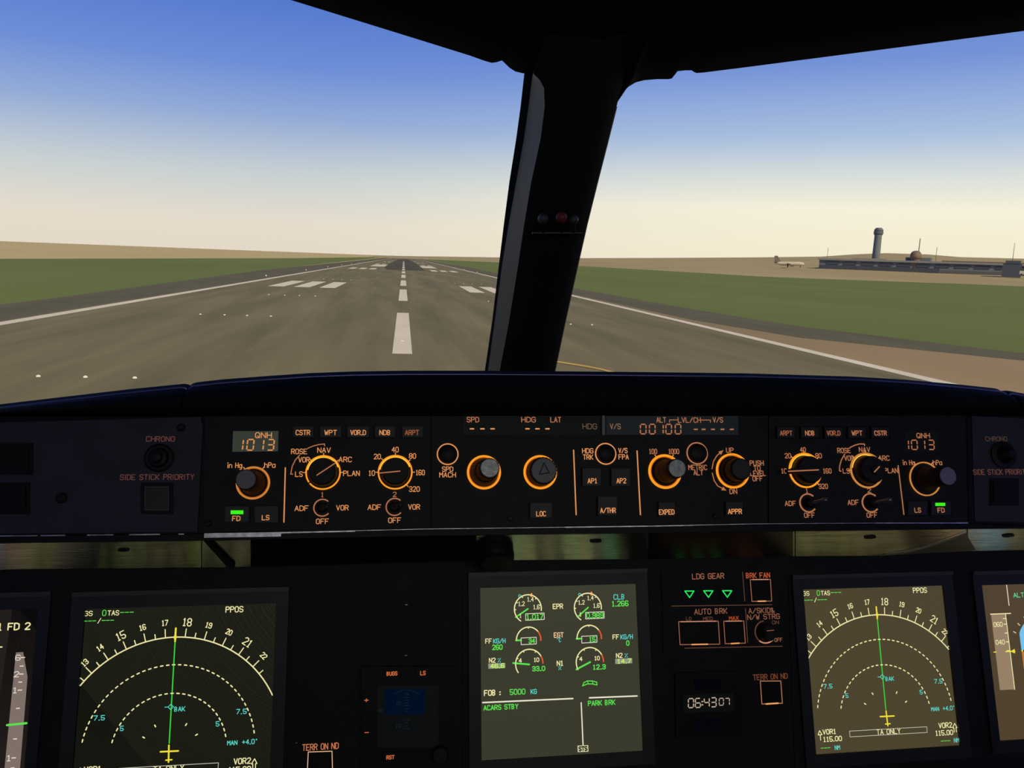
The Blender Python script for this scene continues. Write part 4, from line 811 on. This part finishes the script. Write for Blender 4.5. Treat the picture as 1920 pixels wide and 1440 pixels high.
et('EPR', 1046, 1136.8, 18, 8.5, YL, .0008); et('EGT', 1047.5, 1190.6, 17, 8.5, glow(236, 200, 150), .0008); et('oC', 1047.6, 1200, 7, 7, CY, .0006); et('N1', 1050, 1243.5, 11, 8.5, YL, .0008); et('%', 1049.7, 1252.6, 5, 6, CY, .0006)
et('CLB', 1160.8, 1119, 20, 9, CY, .0007); et('1.266', 1162.6, 1131.6, 30, 9, GR, .0009)
for x, y, v, vx in ((916, 1202, '260', 932.5), (1154.6, 1194.2, '0', 1177)): et('FF', x, y, 11, 8, YL); et('KG/H', x+20.2, y-.3, 22, 8, CY, .0007); et(v, vx, y+11.5, 18 if v == '260' else 4.5, 8.5, GR, .0009)
for x, y, v in ((923, 1238, '46.6'), (1161, 1229, '14.7')):
    et('N2', x, y, 11, 8, YL); et('%', x+13, y, 5, 7, CY, .0006); q = [(x-7.5, y+6.3), (x+24.3, y+5), (x+24.5, y+14.5), (x-7.3, y+16)]; T.fl('grey_field', [P(*p) for p in q[::-1]], glow(150, 150, 135)); et(v, x+9.5, y+10.4, 25, 7.5, glow(190, 240, 90), .0009)
sym = [(1092.3, 1286), (1094.9, 1279.7), (1101, 1276.8), (1110.5, 1276.8), (1118.8, 1279), (1119.3, 1284.2), (1110.5, 1282.3), (1101, 1282.3), (1092.3, 1286)]; eln('flap_symbol', sym, .0009, GR); eln('flap_symbol', [(1101, 1276.8), (1103.5, 1282.3)], .0007, GR); eln('flap_symbol', [(1110.5, 1276.8), (1112, 1282.5)], .0007, GR)
et('FOB', 918.6, 1299, 21, 9.5, YL, .0009); et(':', 937.5, 1299, 2, 9, YL, .0009); et('5000', 970.4, 1297, 28, 9.5, GR, .0008); et('KG', 1000.6, 1296.5, 10.5, 8, CY, .0007)
eln('separator_line', [(905, 1317.3), (1074.2, 1309.7)], .0013, WH); eln('separator_line', [(1105, 1308.4), (1194.5, 1304.9)], .0013, WH); eln('separator_line', [(1089.7, 1317.5), (1093.2, 1397)], .0011, WH)
T.fl('status_box', [P(*p) for p in ((1083.4, 1410.2), (1103.2, 1409.2), (1102.8, 1397.2), (1083, 1398.2))], glow(226, 222, 175), .0018); et('STS', 1093.1, 1403.7, 15, 7.5, BLACK, .0011)
et('ACARS STBY', 939.3, 1325.8, 64, 8.5, GR, .0008); et('PARK BRK', 1128, 1317.6, 50, 8.5, GR, .0008)

# primary flight displays, laid out on a unit square (x right, y down)
Lr = MP.uv(74.8, 1143); Rr = MP.uv(1836, 1097)
def pfd(label, TLuv, z, colr, bez=(.0115, .012)):
    T = Screen.__new__(Screen); T.f = MP; T.c = TLuv; T.z = z
    o = bpy.data.objects.new('display_unit', None); C.objects.link(o); o.matrix_world = Matrix.Translation(MP.world(*TLuv)) @ MP.M.to_4x4(); T.o = o; tag(o, label, 'display screen')
    a, b = bez; mb = MB(); o_ = [(-a, -z-b), (z+a, -z-b), (z+a, b), (-a, b)]; i_ = [(0, -z), (z, -z), (z, 0), (0, 0)]
    for k in range(4):
        k2 = (k+1) % 4; mb.add([(*o_[k], .0015), (*o_[k2], .0015), (*o_[k2], .0045), (*o_[k], .0045), (*i_[k], .0042), (*i_[k2], .0042), (*i_[k], .0012), (*i_[k2], .0012)], [(0, 1, 2, 3), (3, 2, 5, 4), (4, 5, 7, 6)])
    T.put('bezel', mb, mat('dark_bezel', (.013, .0145, .0135)))
    mb = MB(); mb.slab([(-a, b-.001), (z+a, b-.001), (z+a, b+.003), (-a, b+.003)], .001, .0065); T.put('bezel_lip', mb, mat('olive_grey_lip', (.045, .047, .036)))
    mb = MB(); mb.slab([(0, -z), (z, -z), (z, 0), (0, 0)], .0008, .0015); T.scr = T.put('screen', mb, lcd('lit_screen_%d_%d_%d' % colr, colr))
    n = lambda x, y: (x*z, -y*z)
    f = lambda nm, pts, m, h=.0017: T.fl(nm, [n(*p) for p in pts], m, h); l = lambda nm, pts, wd, m, h=.0019: T.ln(nm, [n(*p) for p in pts], wd*z/.1585, m, h)
    t = lambda s, x, y, wd, h, m, th=.0007: T.tx(s, n(x, y), wd*z, h*z, m, th*z/.1585)
    GREY = glow(126, 112, 104); GL = glow(218, 210, 190)
    # speed tape
    f('speed_tape', [(.055, .685), (.165, .685), (.165, .195), (.055, .195)], glow(150, 128, 104)); l('tape_edge', [(.05, .193), (.205, .193)], .001, YL); l('tape_edge', [(.165, .193), (.165, .685)], .0009, YL)
    for i, y in enumerate((.225, .262, .32, .378, .435)): l('tape_tick', [(.143, y), (.165, y)], .0009, YL)
    t('060', .098, .262, .065, .028, YL); t('040', .098, .378, .065, .028, YL); l('speed_pointer', [(.04, .440), (.06, .440)], .001, YE, .0022); f('speed_pointer', [(.165, .44), (.20, .455), (.20, .425)], YE, .0022); l('speed_pointer', [(.13, .44), (.2, .44)], .0012, YE, .0022)
    # attitude ball
    cx, cy, rx = .43, .44, .205; up_ = []; dn = []
    for i in range(25):
        a = math.pi*i/24; X = cx+rx*max(-.86, min(.86, math.cos(a)*1.0)); up_.append((X, cy-rx*1.12*math.sin(a)))
        dn.append((X, cy+rx*1.12*math.sin(a)))
    f('attitude_sky', up_, glow(118, 196, 236), .0017); f('attitude_ground', dn[::-1], glow(196, 122, 48), .0017); l('horizon_line', [(cx-.176, cy), (cx+.176, cy)], .0012, YE)
    for a in (-60, -45, -30, -20, -10, 0, 10, 20, 30, 45, 60):
        q = math.radians(a); l('bank_tick', [(cx+.235*math.sin(q), cy-.235*math.cos(q)), (cx+.255*math.sin(q), cy-.255*math.cos(q))], .0008, YL)
    for k in (-2, -1, 1, 2): l('pitch_bar', [(cx-.05, cy+k*.065), (cx+.05, cy+k*.065)], .0009, WH)
    for s in (-1, 1): l('wing_symbol', [(cx+s*.16, cy), (cx+s*.07, cy), (cx+s*.07, cy+.02)], .0026, BLACK, .0022)
    # altitude tape
    f('altitude_tape', [(.70, .72), (.775, .72), (.775, .19), (.70, .19)], GREY); l('tape_edge', [(.70, .19), (.835, .19)], .001, YL); l('tape_edge', [(.775, .19), (.775, .42)], .001, YL)
    f('altitude_ground_tape', [(.775, .72), (.79, .72), (.79, .54), (.775, .54)], glow(170, 74, 30), .0018)
    l('altitude_box', [(.69, .415), (.832, .41), (.832, .525), (.69, .53), (.69, .415)], .0013, YE, .0021); t('20', .80, .455, .045, .035, GR, .0011); t('00', .80, .50, .045, .035, GR, .0011); t('10', .745, .478, .05, .05, GR, .0011)
    # vertical speed scale
    f('vertical_speed_scale', [(.900, .945), (.945, .945), (.975, .800), (.972, .345), (.940, .220), (.905, .220)][0:6], GREY)
    for k, y in (('6', .247), ('2', .330), ('1', .410), ('1', .742), ('2', .835), ('6', .922)): t(k, .918, y, .022, .026, GL); l('scale_tick', [(.932, y), (.95, y)], .0009, GL)
    for y in (.29, .37, .50, .65, .79, .885): l('scale_tick', [(.932, y), (.947, y)], .0009, GL)
    l('vertical_speed_needle', [(.895, .58), (1.0-.012, .575)], .0017, GR, .0022)
    # mode lines
    l('mode_divider', [(.2, .005), (.2, .14)], .0009, WH); l('mode_divider', [(.5, .005), (.5, .14)], .0009, WH); l('mode_divider', [(.772, .005), (.772, .14)], .0009, WH)
    t('ALT', .283, .073, .078, .028, glow(90, 225, 150)); t('1 FD 2', .885, .088, .155, .033, YL, .0010)
    # heading strip and setting
    f('heading_strip', [(.25, .93), (.61, .93), (.61, .875), (.25, .875)], GREY); t('17', .35, .90, .04, .028, GL); t('18', .51, .90, .04, .028, GL); t('QNH', .72, .955, .07, .028, WH); t('1013', .835, .952, .10, .034, CY, .0009)
    return T
sL = .1690
pfd('left flight display cut by the frame, showing the vertical speed scale and 1 FD 2', (Lr[0]-sL, Lr[1]+.001), sL, (44, 38, 34), (.010, .012))
pfd('right flight display cut by the frame, showing the speed tape and blue and orange horizon', (Rr[0], Rr[1]), .1585, (80, 66, 46), (.010, .012))

# ------------------------------------------------------------------ standby display, switches, gear panel, clock
T = Thing(MP, 'standby_display', 'small unlit square standby instrument with dim blue horizon and orange key letters', 'instrument', 765, 1335)
T.box('case', 677, 1250, 852, 1445, 0, .004, BLACK); o = T.box('standby_screen', 708, 1286, 822, 1402, .0035, .0042, lcd('dark_screen', (9, 11, 12)))
T.box('blue_horizon', 722, 1292, 796, 1340, .0042, .0045, glow(1, 15, 34), o)
DB = glow(22, 34, 42); T.line('bank_arc', [(740, 1301), (752, 1295), (763, 1293), (774, 1295), (786, 1301)], 1, DB, h=.0048, parent=o); T.line('bank_pointer', [(760, 1303), (763, 1298), (766, 1303), (760, 1303)], 1, DB, h=.0048, parent=o)
for i, y in enumerate((1308, 1313, 1318, 1323, 1329, 1334, 1350, 1355, 1361, 1366)): T.line('pitch_tick', [(759-(3 if i % 3 == 0 else 0), y), (765+(3 if i % 3 == 0 else 0), y)], 1, DB, h=.0048, parent=o)
T.text('10', 747, 1319, 9, 6, DB, 1, .0048, o); T.text('10', 747, 1361, 9, 6, DB, 1, .0048, o); T.text('40', 713, 1332, 9, 6, DB, 1, .0048, o)
for s, x, y, wd, h in (('BUGS', 735, 1263, 19, 6.5), ('LS', 793, 1262, 9, 7), ('+', 687, 1313, 7, 8), ('-', 687.5, 1373.5, 7, 6), ('RST', 732, 1420, 14, 6.5)):
    o = T.box('key', x-14, y-9, x+14, y+9, .004, .0055, BLACK) if s not in '+-' else T.box('key', x-7, y-12, x+9, y+12, .004, .0055, BLACK); T.text(s, x, y, wd, h, glow(206, 108, 60), 1.4, .0058, o)
mb = MB(); c = T.p(824, 1410); k = T.px(824, 1410); frustum_knurl(mb, c, [(15*k, .004), (15*k, .012), (13*k, .013)], 36); T.put('rotary_knob', mb, KNOB)
def terr(label, tx, ty, tw, quad, th, m, mb_, cx, cy):
    T = Thing(MP, 'terrain_switch', label, 'switch', cx, cy); q = quad
    T.text('TERR ON ND', tx, ty, tw, th, m, 1.4); T.slab('switch_cap', [q[3], q[2], q[1], q[0]], .0002, .003, BLACK)
    T.frame_box('light_frame', q, 1.5, mb_, h=.0032); T.line('bright_edge', [(q[3][0]+8, q[3][1]), (q[2][0]-8, q[2][1])], 2.4, glow(245, 165, 95), h=.0034)
terr('terrain switch left of the standby display at the bottom edge, bright orange lettering', 601, 1400, 67, [(578, 1410), (622.5, 1408.5), (623.5, 1450), (576, 1452)], 11, glow(205, 118, 78), glow(228, 180, 140), 600, 1430)
terr('terrain switch right of the clock with dim orange lettering', 1444.5, 1268.8, 64, [(1425.5, 1277), (1464, 1276.8), (1467, 1318.5), (1428.5, 1320)], 9.5, glow(112, 62, 40), glow(170, 112, 82), 1446, 1295)

T = Thing(MP, 'landing_gear_panel', 'landing gear and brake panel with three green triangles and orange-edged switches', 'panel', 1363, 1145)
T.slab('faceplate', [(1244, 1228), (1478, 1222), (1462, 1062), (1240, 1068)], .0001, .0012, PANEL2)
GM = glow(140, 88, 66); LM = glow(96, 62, 50)
T.text('LDG GEAR', 1327.8, 1080.3, 59, 9.5, glow(150, 92, 68), 1.4, .0015); T.text('BRK FAN', 1421.3, 1078.8, 44, 9, glow(182, 84, 52), 1.4, .0015); T.text('AUTO BRK', 1332.8, 1146.3, 61, 9.5, GM, 1.4, .0015)
T.text('LO', 1291.4, 1160, 9, 6, LM, 1, .0015); T.text('MED', 1327.3, 1160, 17, 6, LM, 1, .0015); T.text('MAX', 1376, 1159, 17, 6.5, glow(170, 72, 40), 1.2, .0015)
T.text('A/SKID&', 1427.8, 1144.7, 48, 9, GM, 1.3, .0015); T.text('N/W STRG', 1431.7, 1156.4, 60, 9, GM, 1.3, .0015); T.text('ON', 1454, 1167, 12, 6, LM, 1, .0015); T.text('OFF', 1459.5, 1199.7, 14, 6.5, GM, 1.1, .0015)
GT = glow(40, 232, 100, 1.05)
for x, y, w_ in ((1292.6, 1108.2, 17), (1328, 1107.8, 17.4), (1363.4, 1107.6, 17.2)):
    o = T.box('gear_light', x-14, y-8, x+14, y+18, .0012, .002, BLACK); T.line('green_triangle', [(x-w_/2, y), (x+w_/2, y), (x+.4, y+12.2), (x-w_/2, y)], 1.9, GT, h=.0023, parent=o)
for q in ([(1406.7, 1086.8), (1444.5, 1086.4), (1447, 1127), (1409.8, 1127.6)], [(1272.3, 1165.8), (1346.7, 1164.7), (1349.5, 1207.8), (1275, 1208.7)], [(1356.9, 1164.8), (1394.5, 1164.3), (1397.5, 1205.8), (1359.7, 1207)]):
    o = T.slab('brake_switch', q[::-1], .0012, .004, BLACK); T.frame_box('light_frame', q, 1.3, glow(160, 100, 76), h=.0042, parent=o); n_ = (q[2][0]-q[3][0])*.3
    T.line('bright_edge', [(q[3][0]+n_, q[3][1]-.2), (q[2][0]-n_, q[2][1]+.1)], 2.2, glow(240, 160, 96), h=.0044, parent=o)
    T.line('bright_edge', [(q[0][0]+4, q[0][1]), (q[1][0]-4, q[1][1])], 1.6, glow(205, 140, 108), h=.0044, parent=o)
for a, b in (((1392.3, 1073), (1396.6, 1126.7)), ((1259.8, 1136.4), (1447.3, 1133.8)), ((1397.7, 1140.8), (1402, 1204.8)), ((1284, 1215.3), (1466.9, 1211.6))): T.line('divider_line', [a, b], 1.2, LM, h=.0015)
mb = MB(); c = T.p(1433.3, 1184.5); k = T.px(1433.3, 1184.5); mb.lathe(c, [(14.5*k, .0012), (14*k, .010), (12*k, .012)], 32); mb.sm = True; o = T.put('steering_selector', mb, KNOB)
mb = MB(); mb.slab([(c[0]-12*k, c[1]-3.5*k), (c[0]+13*k, c[1]-3*k), (c[0]+13*k, c[1]+3*k), (c[0]-12*k, c[1]+3.5*k)], .012, .017); T.put('grip_bar', mb, KNOB, o); T.line('pointer_line', [(1438, 1182.8), (1451, 1181.8)], 1.3, GM, h=.0174, parent=o)
mb = MB(); mb.ring(c, 18*k, 19.6*k, .0014, .002, 95, 230); T.put('light_ring', mb, LM, o); mb = MB(); mb.ring(c, 17.8*k, 19.8*k, .0014, .002, 230, 365); T.put('light_ring', mb, glow(205, 140, 108), o)

T = Thing(MP, 'clock', 'dark digital clock reading 06:43 07 right of the engine display', 'clock', 1328, 1318)
T.slab('clock_case', [(1268, 1384), (1392, 1378), (1388, 1258), (1266, 1262)], .0001, .0035, BLACK); o = T.slab('clock_window', [(1282, 1337), (1376, 1333), (1375, 1300), (1281, 1303)], .0035, .004, lcd('black_lcd', (10, 11, 11)))
CK = glow(188, 172, 150)
for ch, x, y in (('0', 1295.5, 1318.3), ('6', 1308.6, 1318), ('4', 1325.2, 1317.2), ('3', 1338, 1316.8)): T.digits(ch, (x,), y, 9.5, 17, CK, 1.8, .0045, o)
T.text(':', 1316.8, 1317.5, 2, 12, CK, 1.8, .0045, o)
for ch, x in (('0', 1352.5), ('7', 1363.7)): T.digits(ch, (x,), 1315.8, 8, 13, CK, 1.4, .0045, o)
T.slab('blue_field', [(1302, 1370), (1352, 1368), (1351, 1347), (1301, 1349)], .0035, .0038, glow(3, 5, 11)); T.slab('blue_field', [(1302, 1294), (1352, 1292), (1351, 1272), (1301, 1274)], .0035, .0038, glow(2, 4, 9))
for x, y in ((1277, 1270), (1380, 1267), (1380, 1370), (1279, 1375)): screw(T, x, y, 4, KEYCAP)
